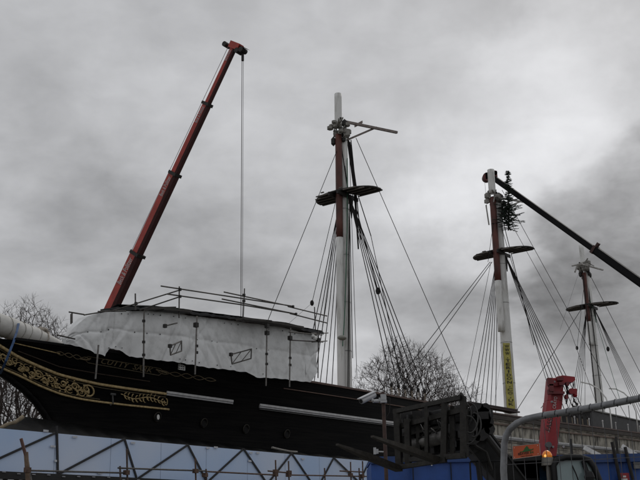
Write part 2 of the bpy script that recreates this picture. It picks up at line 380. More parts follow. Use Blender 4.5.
pts = [bf(88 + 6 * math.cos(a_) * (1 - a_ / 9), .42 - .36 * math.sin(a_) * (1 - a_ / 9)) for a_ in np.linspace(-1.8, 5.5, 22)]
mb.tube(pts, .04, 5)
build(mb, 'gold_scrollwork', gold, SHIP, smooth=True, local=True)['label'] = 'dense curling gold vine between the two mouldings'
bf2 = band_fast(115, 172)
mb = M()
mb.tube([bf2(q, .45 + .12 * math.sin(q / 5)) for q in np.linspace(121, 166, 50)], .022, 5)
for k in range(11):
    x0 = 124 + k * 3.7
    for j in range(3):
        t_ = .45 + .12 * math.sin(x0 / 5); dx = (3.4, 3.0, 2.2)[j] * rng.uniform(.8, 1.2); dt = (.30, -.30, .12)[j] * rng.uniform(.7, 1.2)
        mb.tube([bf2(x0, t_), bf2(x0 + dx * .35, t_ + dt * .7), bf2(x0 + dx * .7, t_ + dt), bf2(x0 + dx, t_ + dt * .85)], [.008, .030, .022, .004], 5)
for sg, x0 in ((-1, 166),):
    mb.tube([bf2(x0 + sg * 2 * math.cos(a_) * (1 - a_ / 8), .45 + .4 * math.sin(a_) * (1 - a_ / 8)) for a_ in np.linspace(0, 5, 14)], .024, 5)
build(mb, 'gold_scrollwork', gold, SHIP, smooth=True, local=True)['label'] = 'short gold leaf spray beside the hawse fitting'
# name board outline, chains of loops, lettering
def hull_line(pts, r=.014, mt_=dgold, name='gold_line', k=None):
    mb = M(); q3 = [loc_(*onhull(x, y, .02)) for x, y in pts]; mb.tube(q3, r, 5); return build(mb, name, mt_, SHIP, local=True)
def lerp2(a, b, t): return (a[0] + (b[0] - a[0]) * t, a[1] + (b[1] - a[1]) * t)
UA, UB = (88, 356.5), (160, 368.5); LA, LB = (88, 362.8), (159, 375.4)
hull_line([lerp2(UA, UB, t) for t in np.linspace(0, 1, 14)] + [(164, 371.5), lerp2(LA, LB, 1)] + [lerp2(LB, LA, t) for t in np.linspace(0, 1, 14)] + [(84, 359), UA], .016)
hull_line([(x, 343 + (x - 14) * .232) for x in np.linspace(14, 60, 14)], .02, gold)
mb = M()
def loops(p0, p1, nl, amp):
    for ph in (0, math.pi):
        pts = []
        for i in range(nl * 8 + 1):
            t = i / (nl * 8); x, y = lerp2(p0, p1, t); y += amp * (1 - .4 * abs(2 * t - 1)) * math.sin(math.pi * nl * t + ph); pts.append(loc_(*onhull(x, y, .025)))
        mb.tube(pts, .017, 5)
loops((56, 352.5), (90, 359.8), 4, 2.3); loops((158, 371.6), (216, 380.5), 5, 2.4)
mb.tube([loc_(*onhull(x, y, .03)) for x, y in ((80, 358.6), (86, 360), (91, 358.4))], .04, 5); mb.tube([loc_(*onhull(x, y, .03)) for x, y in ((156, 369.5), (162, 371.5), (167, 373))], .035, 5)
build_each(mb, 'gold_loop', mat('mid_gold', (.15, .115, .065), .6, .3, 10), SHIP, smooth=True, local=True)
a0 = onhull(99, 364.3); a1 = onhull(150.5, 373.7)
def name_map(x, y, z):
    s = a0[0] + (a1[0] - a0[0]) * x; zz_ = a0[2] + (a1[2] - a0[2]) * x + .035 + y * .19; return loc_(s, hb(s, zz_) + .012 + z, zz_)
build_each(text_mesh('CUTTY  SARK', name_map, .02), 'letter', mat('letter_gold', (.20, .155, .09), .6, .3, 10), SHIP, local=True)
hull_line([(x, 340 + (x - 18) * .0 + np.interp(x, [18, 60, 100, 150], [11, 27, 34, 41.5])) for x in np.linspace(18, 150, 20)], .02, mat('faint_brown', (.06, .042, .03), .7, .3, 8), 'moulding')
# ports
for i, (x, y) in enumerate([(157.5, 417), (204, 423), (246, 429), (287, 434)]):
    s, l, z = onhull(x, y, .03); mb = M()
    for rr, yy in ((.2, 0),):
        mb.tube([loc_(s + rr * math.cos(a_), hb(s, z + rr * math.sin(a_)) + .03, z + rr * math.sin(a_)) for a_ in np.linspace(0, 2 * math.pi, 17)], .028, 5, cap=False)
    po = build(mb, 'porthole', mat('bronze', (.035, .031, .024), .5, .3, 9, .4), SHIP, smooth=True, local=True)
    mb = M(); mb.add([loc_(s + .19 * math.cos(a_), hb(s, z) + .035, z + .19 * math.sin(a_)) for a_ in np.linspace(0, 2 * math.pi, 16, endpoint=False)], [tuple(range(16))])
    build(mb, 'pane', mat('port_glass', (.008, .008, .008), .6, .2, 5, spec=.1), po, local=True)
    if i == 0:
        mb = M(); mb.add([loc_(s + .03 + .085 * math.cos(a_), hb(s, z) + .05, z + .12 * math.sin(a_)) for a_ in np.linspace(0, 2 * math.pi, 12, endpoint=False)], [tuple(range(12))])
        build(mb, 'white_cover', white, po, local=True)
# hawse fitting
mb = M()
for (x0, y0, x1, y1, r_) in ((112.5, 394, 113, 404, .035), (110.5, 394, 115.5, 394.5, .05), (110, 404, 111, 405, .04)):
    mb.tube([loc_(*onhull(x0, y0, .08)), loc_(*onhull(x1, y1, .08))], r_, 6)
build(mb, 'hull_bracket', mat('grey_fitting', (.16, .16, .16), .5, .3, 8, .4), SHIP, local=True)
mb = M(); mb.box(loc_(onhull(181, 366.4, 0)[0], onhull(181, 366.4, .06)[1], onhull(181, 366.4, 0)[2]), (.42, .04, .34)); nb = build(mb, 'notice', white, SHIP, local=True)
mb = M(); s_, l_, z_ = onhull(181, 366.4, .06)
for r_ in range(3):
    for c_ in range(3): mb.box(loc_(s_ - .13 + c_ * .13, l_ + .022, z_ - .1 + r_ * .1), (.07 if (r_ + c_) % 2 else .1, .008, .045))
build_each(mb, 'notice_print', darkm, nb, local=True)

# bowsprit, wrapped
mb = M(); bs0 = onl(72, 349.5, .0); bs1 = onl(-30, 315.5, .0)
B0 = v3(bs0[0], 0, bs0[1] - .05); B1 = v3(bs1[0] - .5, 0, bs1[1] + .12)
pts = []; rs = []
for i in range(60):
    t = i / 59; p = B0 * (1 - t) + B1 * t
    base = .10 + .29 * min(1, t * 3.1) ** .8
    if t > .31: base = .40 + .14 * (t - .3) + .014 * abs(math.sin(t * 31)) + .006 * math.sin(t * 90)
    if .29 < t <= .32: base = .37
    pts.append((p[0], 0, p[2])); rs.append(base)
mb.tube(pts, rs, 18); bow = build(mb, 'bowsprit', mat('wrap_sheeting', (.60, .59, .56), .7, .12, 3, bump=.35, stretch=(1, 1, 1)), SHIP, smooth=True, local=True)
bow['label'] = 'bowsprit stub wrapped in white sheeting'
mb = M()
for t in (.35, .44, .50, .61, .72):
    p = B0 * (1 - t) + B1 * t; ax = unit(B1 - B0); up_ = np.cross(ax, v3(0, 1, 0)); rad = .418 + .14 * (t - .3)
    mb.tube([p + ax * .04 * math.sin(a_ * 2 + t * 9) + rad * (math.cos(a_) * v3(0, 1, 0) + math.sin(a_) * up_) for a_ in np.linspace(0, 2 * math.pi, 21)], .012, 4, cap=False)
build(mb, 'wrap_tape', mat('drab_tape', (.26, .25, .22), .8, .3, 9), bow, local=True)  # drab grey tape rings round the wrapping
mb = M(); rr = random.Random(2); p = B0 * .7 + B1 * .3      # knotted bundle at the step in the wrapping
for i in range(9): mb.ball(p + v3(rr.uniform(-.25, .25), -rr.uniform(-.1, .22), .34 + rr.uniform(-.08, .16)), rr.uniform(.07, .16), 7, (1, .8, .8))
mb.tube([p + v3(.25, -.2, .33), p + v3(.1, -.44, 0), p + v3(-.05, -.36, -.25)], .03, 5)
build(mb, 'cloth_bundle', mat('old_cloth', (.36, .32, .27), .8, .3, 6), bow, smooth=True, local=True)

# ------------------------------------------------------------------ masts
def rs_(v, k): return [v] * k
def mast(px_pts, rad0, rad1, ztop, label, topm, plat_z, s_ax):
    pass
def make_mast(sm, z0, zc, r0, r1, tm_top, tm_bot, red0, red1, tm_off, zp, psz, label, rake, rr=.25):
    """sm position along the keel, z0 deck, zc cap; tm: topmast housed forward of the lower mast"""
    ax = lambda z, d=0: loc_(sm + rake * (z - z0) + d, 0, z)
    mb = M(); zs_ = np.linspace(z0, zc, 18); mb.tube([ax(z) for z in zs_], [r0 + (r1 - r0) * ((z - z0) / (zc - z0)) for z in zs_], 16)
    ms = build(mb, 'mast', white, SHIP, smooth=True, local=True); ms['label'] = label
    # bands and stains round the lower mast
    mb = M()
    for z in np.linspace(z0 + 1.5, zp - 1, 5):
        r_ = r0 + (r1 - r0) * ((z - z0) / (zc - z0)) + .012; c = v3(*ax(z)); mb.tube([c - v3(0, 0, .03), c + v3(0, 0, .03)], r_, 16)
    build_each(mb, 'mast_band', mat('pale_band', (.38, .38, .37), .6, .3, 5), ms, local=True)
    # topmast: white stub above, red middle, white heel
    def seg(za, zb, rr_, mt_, nm):
        mb = M(); k = 8; mb.tube([ax(z, tm_off) for z in np.linspace(za, zb, k)], rs_(rr_, k), 8 if nm != 'topmast' else 10); return build(mb, nm, mt_, ms, smooth=True, local=True)
    seg(red0, red1, rr, redbr, 'red_topmast')
    seg(zc + .1, tm_top, rr + .02, white, 'topmast')
    if tm_bot is not None: seg(tm_bot, red0 - .003, rr + .02, white, 'topmast_heel')
    # platform: half round forward, straight aft edge
    mb = M(); pts = []
    a_, w_ = psz
    for q in np.linspace(-math.pi / 2, math.pi / 2, 19): pts.append((-a_ * math.cos(q) ** .8 if math.cos(q) > 0 else 0, w_ * math.sin(q)))
    c = v3(*ax(zp))
    outer = [c + v3(p[0] + a_ * .45, p[1], 0) for p in pts]
    outer2 = [c + v3(a_ * .62, w_ * .92, 0), c + v3(a_ * .62, -w_ * .92, 0)]
    # ring with a square hole for the mast
    hl = .55; K = len(outer)
    def side_strip(sg):
        P_ = [p for p in outer if (p[1] - c[1]) * sg >= hl]
        P_.sort(key=lambda p: abs(p[1] - c[1]))
        back = [v3(c[0] + a_ * .62, p[1], c[2]) for p in P_]
        for i in range(len(P_) - 1):
            mb.plate([P_[i], P_[i + 1], back[i + 1], back[i]], (0, 0, .08))
        mb.plate([v3(c[0] - a_ * .5, c[1] + sg * .1, c[2]), P_[0], back[0], v3(c[0] - a_ * .2, c[1] + sg * .1, c[2])], (0, 0, .08))
    side_strip(1); side_strip(-1)
    # rim and battens
    mb.tube([p + v3(0, 0, .04) for p in outer], .075, 6)
    pl = build(mb, 'platform', darkm, ms, local=True)
    mb = M()
    for q in np.linspace(-.9, .5, 6):
        wl = w_ * math.sqrt(max(0, 1 - ((q - .45) / 1.45) ** 2)) * .96
        for sg in (-1, 1):
            if wl > .8: mb.beam(c + v3(q * a_, sg * .6, -.05), c + v3(q * a_, sg * wl, -.05), v3(.045, 0, 0), v3(0, 0, .03))
    build_each(mb, 'batten', mat('grey_batten', (.15, .135, .12), .8, .4, 5), ms, local=True)
    # cheeks, trestle trees, hounds
    mb = M()
    for sg in (-1, 1):
        mb.beam(c + v3(-a_ * .8, sg * .33, -.16), c + v3(a_ * .7, sg * .33, -.16), v3(0, .06, 0), v3(0, 0, .12))
        mb.plate([c + v3(.0, sg * .33, -.28), c + v3(.45, sg * .33, -.28), c + v3(.25, sg * .33, -1.6)], (0, .08 * sg, 0))
    build_each(mb, 'trestle', darkm, ms, local=True)
    return ms, ax
def clutter(ms, c, seed, spread=.8, extra=()):
    """mast cap with its lashings, blocks and timber ends"""
    r = random.Random(seed); mb = M(); c = v3(*c)
    for i in range(15):
        p = c + v3(r.uniform(-.75, .5), r.uniform(-.55, .55), r.uniform(-.75, .12)); mb.ball(p, r.uniform(.14, .30), 7, (1, 1, r.uniform(.6, 1.3)))
    for i in range(12):
        p = c + v3(r.uniform(-.7, .4), r.uniform(-.4, .4), r.uniform(-.5, .1)); d = unit((r.uniform(-1, 1), r.uniform(-1, 1), r.uniform(-.35, .5))) * r.uniform(.3, spread)
        mb.beam(p - d * .4, p + d, v3(0, .05, 0) , v3(0, 0, .05))
    build(mb, 'mast_cap', mat('pale_lashing', (.25, .24, .22), .9, .5, 5), ms, local=True)
    mb = M()
    for i in range(12):
        p = c + v3(r.uniform(-.5, .4), r.uniform(-.4, .4), r.uniform(-1.2, .35)); mb.ball(p, r.uniform(.08, .2), 6, (1, 1, r.uniform(.8, 2.)))
    build_each(mb, 'rigging_block', darkm, ms, local=True)

fm, fax = make_mast(.15, 7.9, 27.2, .37, .27, 29.5, 8.5, 19.6, 26.6, -.52, 22.6, (1.5, 2.35), 'foremast with red housed topmast and timber boom at its head', .022, .22)
mm, max_ = make_mast(22.05, 8.2, 28.3, .52, .34, 30.45, 16.9, 21.0, 28.0, -.72, 23.5, (1.5, 2.6), 'mainmast with yellow banner and white topmast heel', .012, .27)
zm, zax = make_mast(40.45, 8.5, 25.8, .46, .30, 28.0, 18.4, 20.6, 25.3, -.62, 22.2, (1.4, 2.5), 'mizzenmast, smallest and furthest aft', -.008, .21)
clutter(fm, fax(27.3, -.2), 1, .9); clutter(mm, max_(28.3, -.3), 2, 1.0); clutter(zm, zax(26.2, -.3), 4, 1.0)
r = random.Random(44)
for k in range(12):
    p = v3(*max_(r.uniform(26.3, 28.4), r.uniform(.1, .7))) + v3(0, -r.uniform(-.1, .6), 0); mb = M(); mb.ball(p, r.uniform(.14, .28), 7, (1, 1, r.uniform(.8, 1.8))); build_each(mb, 'rigging_block', rope, mm, local=True)
# dark ropes and timbers down the fore mast
mb = M()
mb.tube([fax(26.8, .5), (fax(23, .42)[0], -.55, 23), (fax(19, .35)[0] + .3, -.6, 19)], [.10, .09, .05], 6)
for dl, z1 in ((-.35, 8.8), (-.5, 8.8), (.1, 12)):
    mb.tube([fax(26.3, -.2 + dl * .2), (fax(22, 0)[0] - .1, -.5, 22), (fax(z1, 0)[0] + dl, -.42, z1)], .028, 5)
build_each(mb, 'halyard', rope, fm, local=True)
mb = M(); mb.tube([(fax(25, -.1)[0], -.38, 25), (fax(20, -.3)[0], -.42, 20), (fax(15, -.6)[0], -.4, 15), (fax(13, -.9)[0], -.4, 12.6)], .03, 5); build(mb, 'green_rope', greenr, fm, local=True)
mb = M(); mb.ball(v3(*fax(14, 0)) + v3(-1.0, -.42, -.9), .3, 10, (1.1, .9, .5)); build(mb, 'hanging_lamp', mat('grey_lamp', (.25, .25, .22), .5, .2, 6), fm, smooth=True, local=True)
# boom at the fore masthead
def lp(px, py, l): s, z = onl(px, py, l); return loc_(s, l, z)
mb = M(); mb.beam(lp(344, 121.5, 0.2), lp(397, 132.5, 2.2), v3(0, .06, 0), v3(.02, 0, .09)); mb.beam(lp(347, 140, .3), lp(376, 127.5, 1.3), v3(0, .05, 0), v3(0, 0, .07)); mb.beam(lp(355, 126, .2), lp(362, 122, .7), v3(0, .05, 0), v3(0, 0, .09))
build_each(mb, 'timber_boom', mat('grey_timber', (.20, .17, .155), .8, .4, 6), fm, local=True)
mb = M(); mb.beam(lp(494, 197, .2), lp(530, 203, 1.4), v3(0, .06, 0), v3(.02, 0, .07)); mb.beam(lp(512, 205, .3), lp(524, 200, 1.), v3(0, .05, 0), v3(0, 0, .06)); mb.tube([lp(486, 205, -.2), lp(489, 225, -.2)], .06, 6); mb.tube([lp(490, 204, -.2), lp(494, 222, -.2)], .05, 6); mb.tube([lp(485, 203, -.4), lp(497, 200, 0)], .06, 6)
build_each(mb, 'timber_boom', mat('pale_timber', (.32, .31, .29), .8, .4, 6), mm, local=True)
mb = M(); mb.beam(lp(581, 264, .2), lp(603, 270, 1.8), v3(0, .06, 0), v3(.02, 0, .06)); mb.tube([lp(577, 266, -.3), lp(575, 272, -.3)], .08, 6); mb.tube([lp(572, 266, -.5), lp(580, 264, 0)], .07, 6); mb.tube([lp(586, 262, .1), lp(594, 266, .8)], .05, 6)
build_each(mb, 'timber_boom', mat('pale_timber', (.32, .31, .29)), zm, local=True)
# banner on the main mast
def banner():
    p = lambda px, py: v3(*lp(px, py, .62))
    mb = M(); A, B_, C_, D_ = p(502.6, 343), p(509.8, 343), p(515.2, 410), p(507, 410)
    ctr = (lambda t: (A * (1 - t) + D_ * t, B_ * (1 - t) + C_ * t))
    rows = [[*ctr(t)] for t in np.linspace(0, 1, 20)]
    rows = [[a + v3(0, -.02 - .012 * math.sin(i * 1.7), 0), b_ + v3(0, .02 * math.sin(i), 0)] for i, (a, b_) in enumerate(rows)]
    mb.grid(rows); mb.grid([[a + v3(0, .02, 0), b_ + v3(0, .02, 0)] for a, b_ in rows])
    bn = build(mb, 'banner', mat('yellow_banner', (.42, .38, .08), .7, .25, 2), mm, local=True); bn['label'] = 'long yellow banner with a web address down the mast'
    msg = 'WWW.TERIDON.CO.UK'; n_ = len(msg) + .5; t = 1.2 / 60; mb = M()
    for i, ch in enumerate(msg):
        t0 = .03 + .945 * i / n_; t1 = .03 + .945 * (i + .74) / n_
        if ch == '.': t0 = t1 - .012
        def mp(x, y, z):
            tt = t1 + (t0 - t1) * y; a, b_ = ctr(tt); u = (.22 + .56 * x) if ch not in '.I' else .42 + .14 * x; return a * (1 - u) + b_ * u + v3(0, -.05 - z, 0)
        q = text_mesh(ch, mp, .01); mb.add(q.v, q.f)
    build(mb, 'banner_lettering', mat('banner_black', (.01, .01, .012), .7, .1, 5), mm, local=True)
banner()

# shrouds
def shroud(sm, zt, sbot, side, lbot, r=.029, dead=True, par=SHIP):
    a = v3(*loc_(sm, .35 * side, zt)); zb = zrail(sbot) + .75; b_ = v3(*loc_(sbot, lbot * side, zb)); mid = (a + b_) / 2 + v3(.08, 0, -.05)
    mb = M(); mb.tube([a, mid, b_], r, 5); o = build(mb, 'shroud', rope, par, local=True)
    if dead:
        mb = M(); mb.ball(b_, .13, 8, (1, .6, 1.1)); build(mb, 'deadeye', rope, o, local=True)
        mb = M(); q = v3(*loc_(sbot + .03, lbot * side, zrail(sbot) + .05))
        for dx in (-.07, 0, .07): mb.tube([b_ + v3(dx, 0, 0), q + v3(dx, 0, 0)], .012, 4)
        build(mb, 'lanyard', mat('pale_rope', (.24, .20, .15), .9, .3, 10), o, local=True)
    return o
FS = [(-.75, 0), (-.25, .0), (.25, 0), (.75, 0), (1.45, 0)]
for k in range(6):
    shroud(fax(22.5)[0] + .1, 22.4, .15 - 1.4 + k * .72, 1, 4.15)
    shroud(fax(22.5)[0] + .1, 22.4, .15 + .5 + k * .72, -1, 4.15)
    shroud(max_(23.4)[0] + .1, 23.3, 22.05 - .3 + k * 1.0, 1, 4.2)
    shroud(max_(23.4)[0] + .1, 23.3, 22.05 + .5 + k * 1.0, -1, 4.2)
    if k < 5:
        shroud(zax(22)[0] + .1, 22.0, 40.45 - .2 + k * .8, 1, 3.9, .022)
        shroud(zax(22)[0] + .1, 22.0, 40.45 + .5 + k * .8, -1, 3.9, .022)
def line(p, q, r=.018, mt_=rope, name='stay', sag=.0, blk=None):
    a, b_ = v3(*p), v3(*q); mb = M(); mb.tube([a, (a + b_) / 2 - v3(0, 0, sag), b_], r, 5); o = build(mb, name, mt_, SHIP, local=True)
    if blk: m2 = M(); m2.ball(b_, blk, 8, (1, 1, 1.5)); build(m2, 'block', rope, o, local=True)
    return o
line(lp(338, 148, 0), lp(266, 325, 0), .02); line(lp(356, 138, .4), lp(476, 412, 4.2), .022)
line(lp(336, 200, -.3), lp(312, 303, -2.4), .02, blk=.13); line(lp(338, 205, -.2), lp(322, 330, -3.4), .018)
line(lp(350, 142, .3), lp(357, 192, .5), .04); line(lp(357, 192, .5), lp(371, 236, 1.1), .032); line(lp(371, 236, 1.1), lp(402, 384, 3.3), .022); line(lp(352, 192, .2), lp(378, 291, 1.9), .03, blk=.16); line(lp(312, 303, -2.4), lp(270, 340, -3.2), .009, wirem)
line(lp(351, 140, .3), lp(361, 240, 1.0), .035); line(lp(349, 140, .2), lp(357, 378, .8), .018)
line(lp(490, 262, -.3), lp(398, 380, -.2), .026); line(lp(492, 262, -.2), lp(402, 388, .0), .026)
line(lp(500, 203, .1), lp(570, 330, 1.6), .02, ropel); line(lp(570, 330, 1.6), lp(598, 408, 4.1), .02, ropel)
line(lp(502, 190, .1), lp(627, 418, 4.1), .022)
line(lp(493, 225, 0), lp(488, 262, -.4), .02); line(lp(491, 262, -.4), lp(463, 400, -3.9), .018)
line(lp(503, 345, -.1), lp(494, 405, -.6), .008, wirem)
line(lp(499, 205, .1), lp(534, 345, 2.4), .03); line(lp(500, 222, .2), lp(552, 400, 3.3), .022)
line(lp(582, 308, -.2), lp(517, 410, -.2), .026); line(lp(579, 272, 0), lp(560, 330, -.2), .01, wirem)
line(lp(590, 275, .3), lp(650, 392, 3.6), .024); line(lp(586, 268, 0), lp(577, 348, -1.4), .018, blk=.14); line(lp(589, 300, .3), lp(608, 349, 1.6), .02, blk=.16)
line(lp(590, 300, .3), lp(620, 400, 2.6), .02, greenr); line(lp(587, 275, .1), lp(604, 420, .6), .045); line(lp(583, 275, 0), lp(598, 420, .4), .05)
line(lp(585, 300, -.2), lp(585, 418, -1.6), .02)
# davits
def davit(pts, r=.05):
    q = [v3(*lp(*p)) for p in pts]; mb = M(); mb.tube(q, r * 1.25, 6); build(mb, 'davit', white, SHIP, smooth=True, local=True)
davit([(581, 382, 1), (590, 384, 1.6), (599, 389, 2.2), (606, 398, 2.8), (610, 410, 3), (612, 430, 3.2)])
davit([(609, 388.5, 1), (616, 389, 1.6), (624, 393, 2.2), (631, 400, 2.8), (636, 412, 3), (638, 432, 3.2)])
davit([(541, 408, 1), (546, 402, 1.3), (552, 400, 2), (558, 404, 2.5), (561, 415, 3)], .03)
# deckhouse and stanchions aft, stacked boards by the mainmast
mb = M(); c0 = lp(560, 419, -1.0); zt = onl(600, 413.5, 1.0)[1]
mb.beam(loc_(33.5, 0, zt - 1.5), loc_(52, 0, zt + .0 - 1.5), v3(0, 1.9, 0), v3(0, 0, 1.3)); dh = build(mb, 'deckhouse', mat('dark_house', (.03, .03, .032), .6, .3, 2), SHIP, local=True)
mb = M(); mb.beam(loc_(33.1, 0, zt - .14), loc_(52.4, 0, zt - .14), v3(0, 2.05, 0), v3(0, 0, .05)); build(mb, 'roof', mat('pale_roof', (.25, .25, .24), .7, .3, 2), dh, local=True)
for s in np.arange(23.5, 50, 2.9):
    mb = M(); mb.tube([loc_(s, 3.3, zrail(s) - .9), loc_(s, 3.3, zrail(s) + .85)], .045, 6); mb.ball(loc_(s, 3.3, zrail(s) + .88), .08, 6); build(mb, 'stanchion', strip, SHIP, local=True)
mb = M()
for k, (x0, y0, x1, y1) in enumerate([(466, 402.5, 514, 410.5), (468, 404.5, 516, 412.5)]): mb.beam(lp(x0, y0, 4.4), lp(x1, y1, 4.4), v3(0, .3, 0), v3(0, 0, .045))
mb.beam(lp(506, 411.5, 4.35), lp(512, 413, 4.35), v3(0, .2, 0), v3(0, 0, .04))
tag(build(mb, 'plank_stack', mat('dark_red_boards', (.035, .018, .017), .7, .4, 5), SHIP, local=True))
# paler panelling between the brown moulding and the white stripe
mb = M(); mb.grid([[loc_(s, hb(s, z_) + .012, z_) for s, z_ in ((s, zwhite(s) + .12 + (zrail(s) - .66 - zwhite(s) - .12) * t) for s in np.linspace(SPLIT, SEND, 60))] for t in (0, .5, 1)], flip=True)
build(mb, 'side_panelling', mat('weathered_panelling', (.07, .063, .052), .9, .4, 2.6, stretch=(1, 1, .35), col2=(.40, .375, .32), thr=(.34, .6), bump=.4), SHIP, local=True)
# vertical joints on the stripped planking
mb = M(); r = random.Random(9)
for s in np.arange(9.5, 45, 1.55):
    s_ = s + r.uniform(-.3, .3); za, zb = zwhite(s_) + .15, zrail(s_) - .7; mb.beam(loc_(s_, hb(s_, za) + .012, za), loc_(s_ + .03, hb(s_, zb) + .012, zb), v3(r.choice((.02, .02, .05)), 0, 0), v3(0, .012, 0))
build_each(mb, 'plank_butt', mat('seam_dark', (.02, .017, .015), .9, .3, 5), SHIP, local=True)

# ------------------------------------------------------------------ scaffold shelter over the forecastle
def ow(px, py, l): s, z = onl(px, py, l); return W(s, l, z)
SH = empty('scaffold_shelter', W(-16, 0, 8.2)); tag(SH, 'long white sheeted scaffold shelter over the forecastle of the ship', 'shelter')
LT = 4.75
def wl(s): return hb(s, 9.3) + .28 if s > -21 else hb(-21, 9.3) + .28 + (-21 - s) * -.12
def onwall(px, py, off=0):
    l = 3.
    for i in range(50):
        s, z = onl(px, py, l); l = .5 * l + .5 * (max(1.2, hb(s, 9.2)) + .35 + off)
    return s, l, z
TOP = [(66, 338), (74, 327), (88, 316), (104, 311.5), (120, 311), (150, 311), (180, 314), (210, 318), (240, 322), (280, 327), (319, 336)]
BOT = [(60, 343), (72, 345), (84, 349), (104, 356), (110, 348), (119, 350), (130, 357), (160, 360), (200, 366), (250, 373), (256, 377), (290, 380), (310, 382), (316, 373)]
def tarpwall():
    r = random.Random(4); rows = []; xs = np.concatenate([np.linspace(66, 104, 28), np.linspace(104.6, 318, 300)])
    tx, ty = zip(*TOP); bx, by = zip(*BOT)
    K = 44; folds = [(r.uniform(60, 320), r.choice((-1, 1)) * r.uniform(0, 34) , r.choice((1., 1.6, 3, 6)), r.uniform(-.11, .11)) for _ in range(60)]
    posts = [68, 103, 144, 195, 266, 290, 318]
    for x in xs:
        col = []
        for j in range(K):
            t = j / (K - 1); xx = x + (1.5 * math.sin(t * 7 + x * .1) if x > 305 else 0)
            y = np.interp(x, tx, ty) * (1 - t) + (np.interp(x, bx, by) + .4 * math.sin(x * .13) + .3 * math.sin(x * .61)) * t
            o = 0
            for fx, sl_, wd, am in folds:
                d_ = (x - (fx + sl_ * (t - .5))) / wd; o += am * math.exp(-abs(d_) * 1.3)
            k = min(posts, key=lambda p: abs(p - x))
            o += .07 * math.sin(math.pi * min(1, abs(x - k) / 25)) * math.sin(math.pi * t) + .012 * math.sin(x * .35 + t * 9)
            o -= .07 * math.exp(-abs(t - .46) / .03)
            s, l, z = onwall(xx, y, 0); col.append(W(s, l + o * .85, z))
        rows.append(col)
    return rows
TW = tarpwall(); mb = M(); mb.grid(TW); wt = build(mb, 'sheeting', tarp, SH, smooth=True)
wt['label'] = 'creased white sheeting on the side facing the viewer'
mb = M(); r = random.Random(77)
for i in range(6, len(TW) - 3, 9):
    for j in (3, 20, 40):
        if r.random() < .22:
            p = TW[i][j] + SN * .03; mb.tube([p, p + SN * .02], r.uniform(.018, .03), 6)
build_each(mb, 'eyelet', darkm, SH)
# far side and ends
def mirror(p):  # across the keel plane, the shelter narrowing towards the bow
    q = np.array(p) - SP; l = q @ SN; s = q @ SU; k = min(1, max(.04, (s + 23.4) / 13)); return np.array(p) - 2 * l * k * SN
mb = M(); mb.grid([[mirror(p) for p in c[::5]] for c in TW[::5]]); build(mb, 'sheeting', tarp, SH, smooth=True)
mb = M(); e1 = TW[-1][::5]; mb.grid([[p * (1 - t) + mirror(p) * t for t in np.linspace(0, 1, 6)] for p in e1]); build(mb, 'sheeting', tarp, SH)
mb = M(); e0 = TW[0]; mb.grid([[p * (1 - t) + mirror(p) * t for t in np.linspace(0, 1, 6)] for p in e0[::5]]); mb.grid([[c[0], mirror(c[0])] for c in TW[:70]]); build(mb, 'sheeting', tarp, SH)
# roof
mb = M(); r = random.Random(8)
for sg in (0, 1):
    R_ = []
    for c in TW[62::4]:
        p = c[0] + v3(0, 0, .05 + sg * .13); q = mirror(p); out_ = SN * .35
        R_.append([p + out_, p * .5 + q * .5 + v3(0, 0, .25), q - out_])
    mb.grid(R_)
R_ = [[c[0] + SN * .36 + v3(0, 0, .0 + r.uniform(-.03, .03)), c[0] + SN * .36 + v3(0, 0, .12 + r.uniform(-.03, .04))] for c in TW[20::3]]; mb.grid(R_)
build(mb, 'roof', mat('roof_sheet', (.03, .03, .032), .7, .4, 3), SH)
mb = M()
for a_, b_ in (((148, 309), (172, 308.5)), ((160, 309.5), (188, 312)), ((240, 319), (268, 322)), ((262, 321.5), (300, 328))): mb.beam(ow(*a_, 4.6), ow(*b_, 4.6), SN * .25, v3(0, 0, .05))
build_each(mb, 'roof_board', mat('roof_boards', (.045, .04, .035), .8, .4, 3), SH)
def stube(name, a, b, l=5.0, l2=None, r_=.032, m_=tube_m, par=SH):
    mb = M(); mb.tube([ow(*a, l), ow(*b, l if l2 is None else l2)], r_, 6); return build(mb, name, m_, par)
def coupler(p, l, par=SH, k=.075):
    mb = M(); mb.box(ow(*p, l), (k * 1.3, k * 1.3, k * 1.5), SROT); return build(mb, 'coupler', darkm, par)
for (xt, yt, xb, yb, l_) in [(144, 312, 143.5, 377, 3.85), (197, 316, 195, 374.5, 4.35), (267, 324, 266, 386, 4.75), (290.5, 328, 289.5, 387, 4.85), (98.5, 345, 95.5, 379, 3.0)]:
    stube('post', (xt, yt), (xb, yb), l_, r_=.038, m_=mat('worn_tube', (.16, .15, .14), .5, .4, 9, .5)); 
    for yy in (yt + 9, yt + 30, yb - 22):
        if yt < 340: coupler((xt - .3, yy), l_)
for (xt, yt, xb, yb) in [(179.3, 286.5, 179, 318), (135.3, 293.5, 135.5, 310), (244.5, 288.5, 243, 321), (314.5, 307, 315.5, 335), (71, 314, 71, 324)]:
    stube('guard_post', (xt, yt), (xb, yb), 4.7)
for a_, b_ in [((161, 286), (236, 297.5)), ((167, 294), (240, 304.5)), ((236, 297.5), (292, 306)), ((240, 304.5), (296, 314)), ((224, 292), (292, 306.5)), ((222, 299), (296, 314)), ((288, 306.5), (327, 316)), ((290, 313.5), (327, 323))]:
    stube('guard_rail', a_, b_, 4.7)
for a_, b_ in [((112, 311), (180, 290)), ((140, 310), (179, 297))]: stube('guard_rail', a_, b_, 4.0, 4.7)
for p in [(180, 289.5), (180, 296.5), (244, 295), (244, 301), (293, 306.5), (296, 314), (136, 303.5), (243, 320.5)]: coupler(p, 4.72)
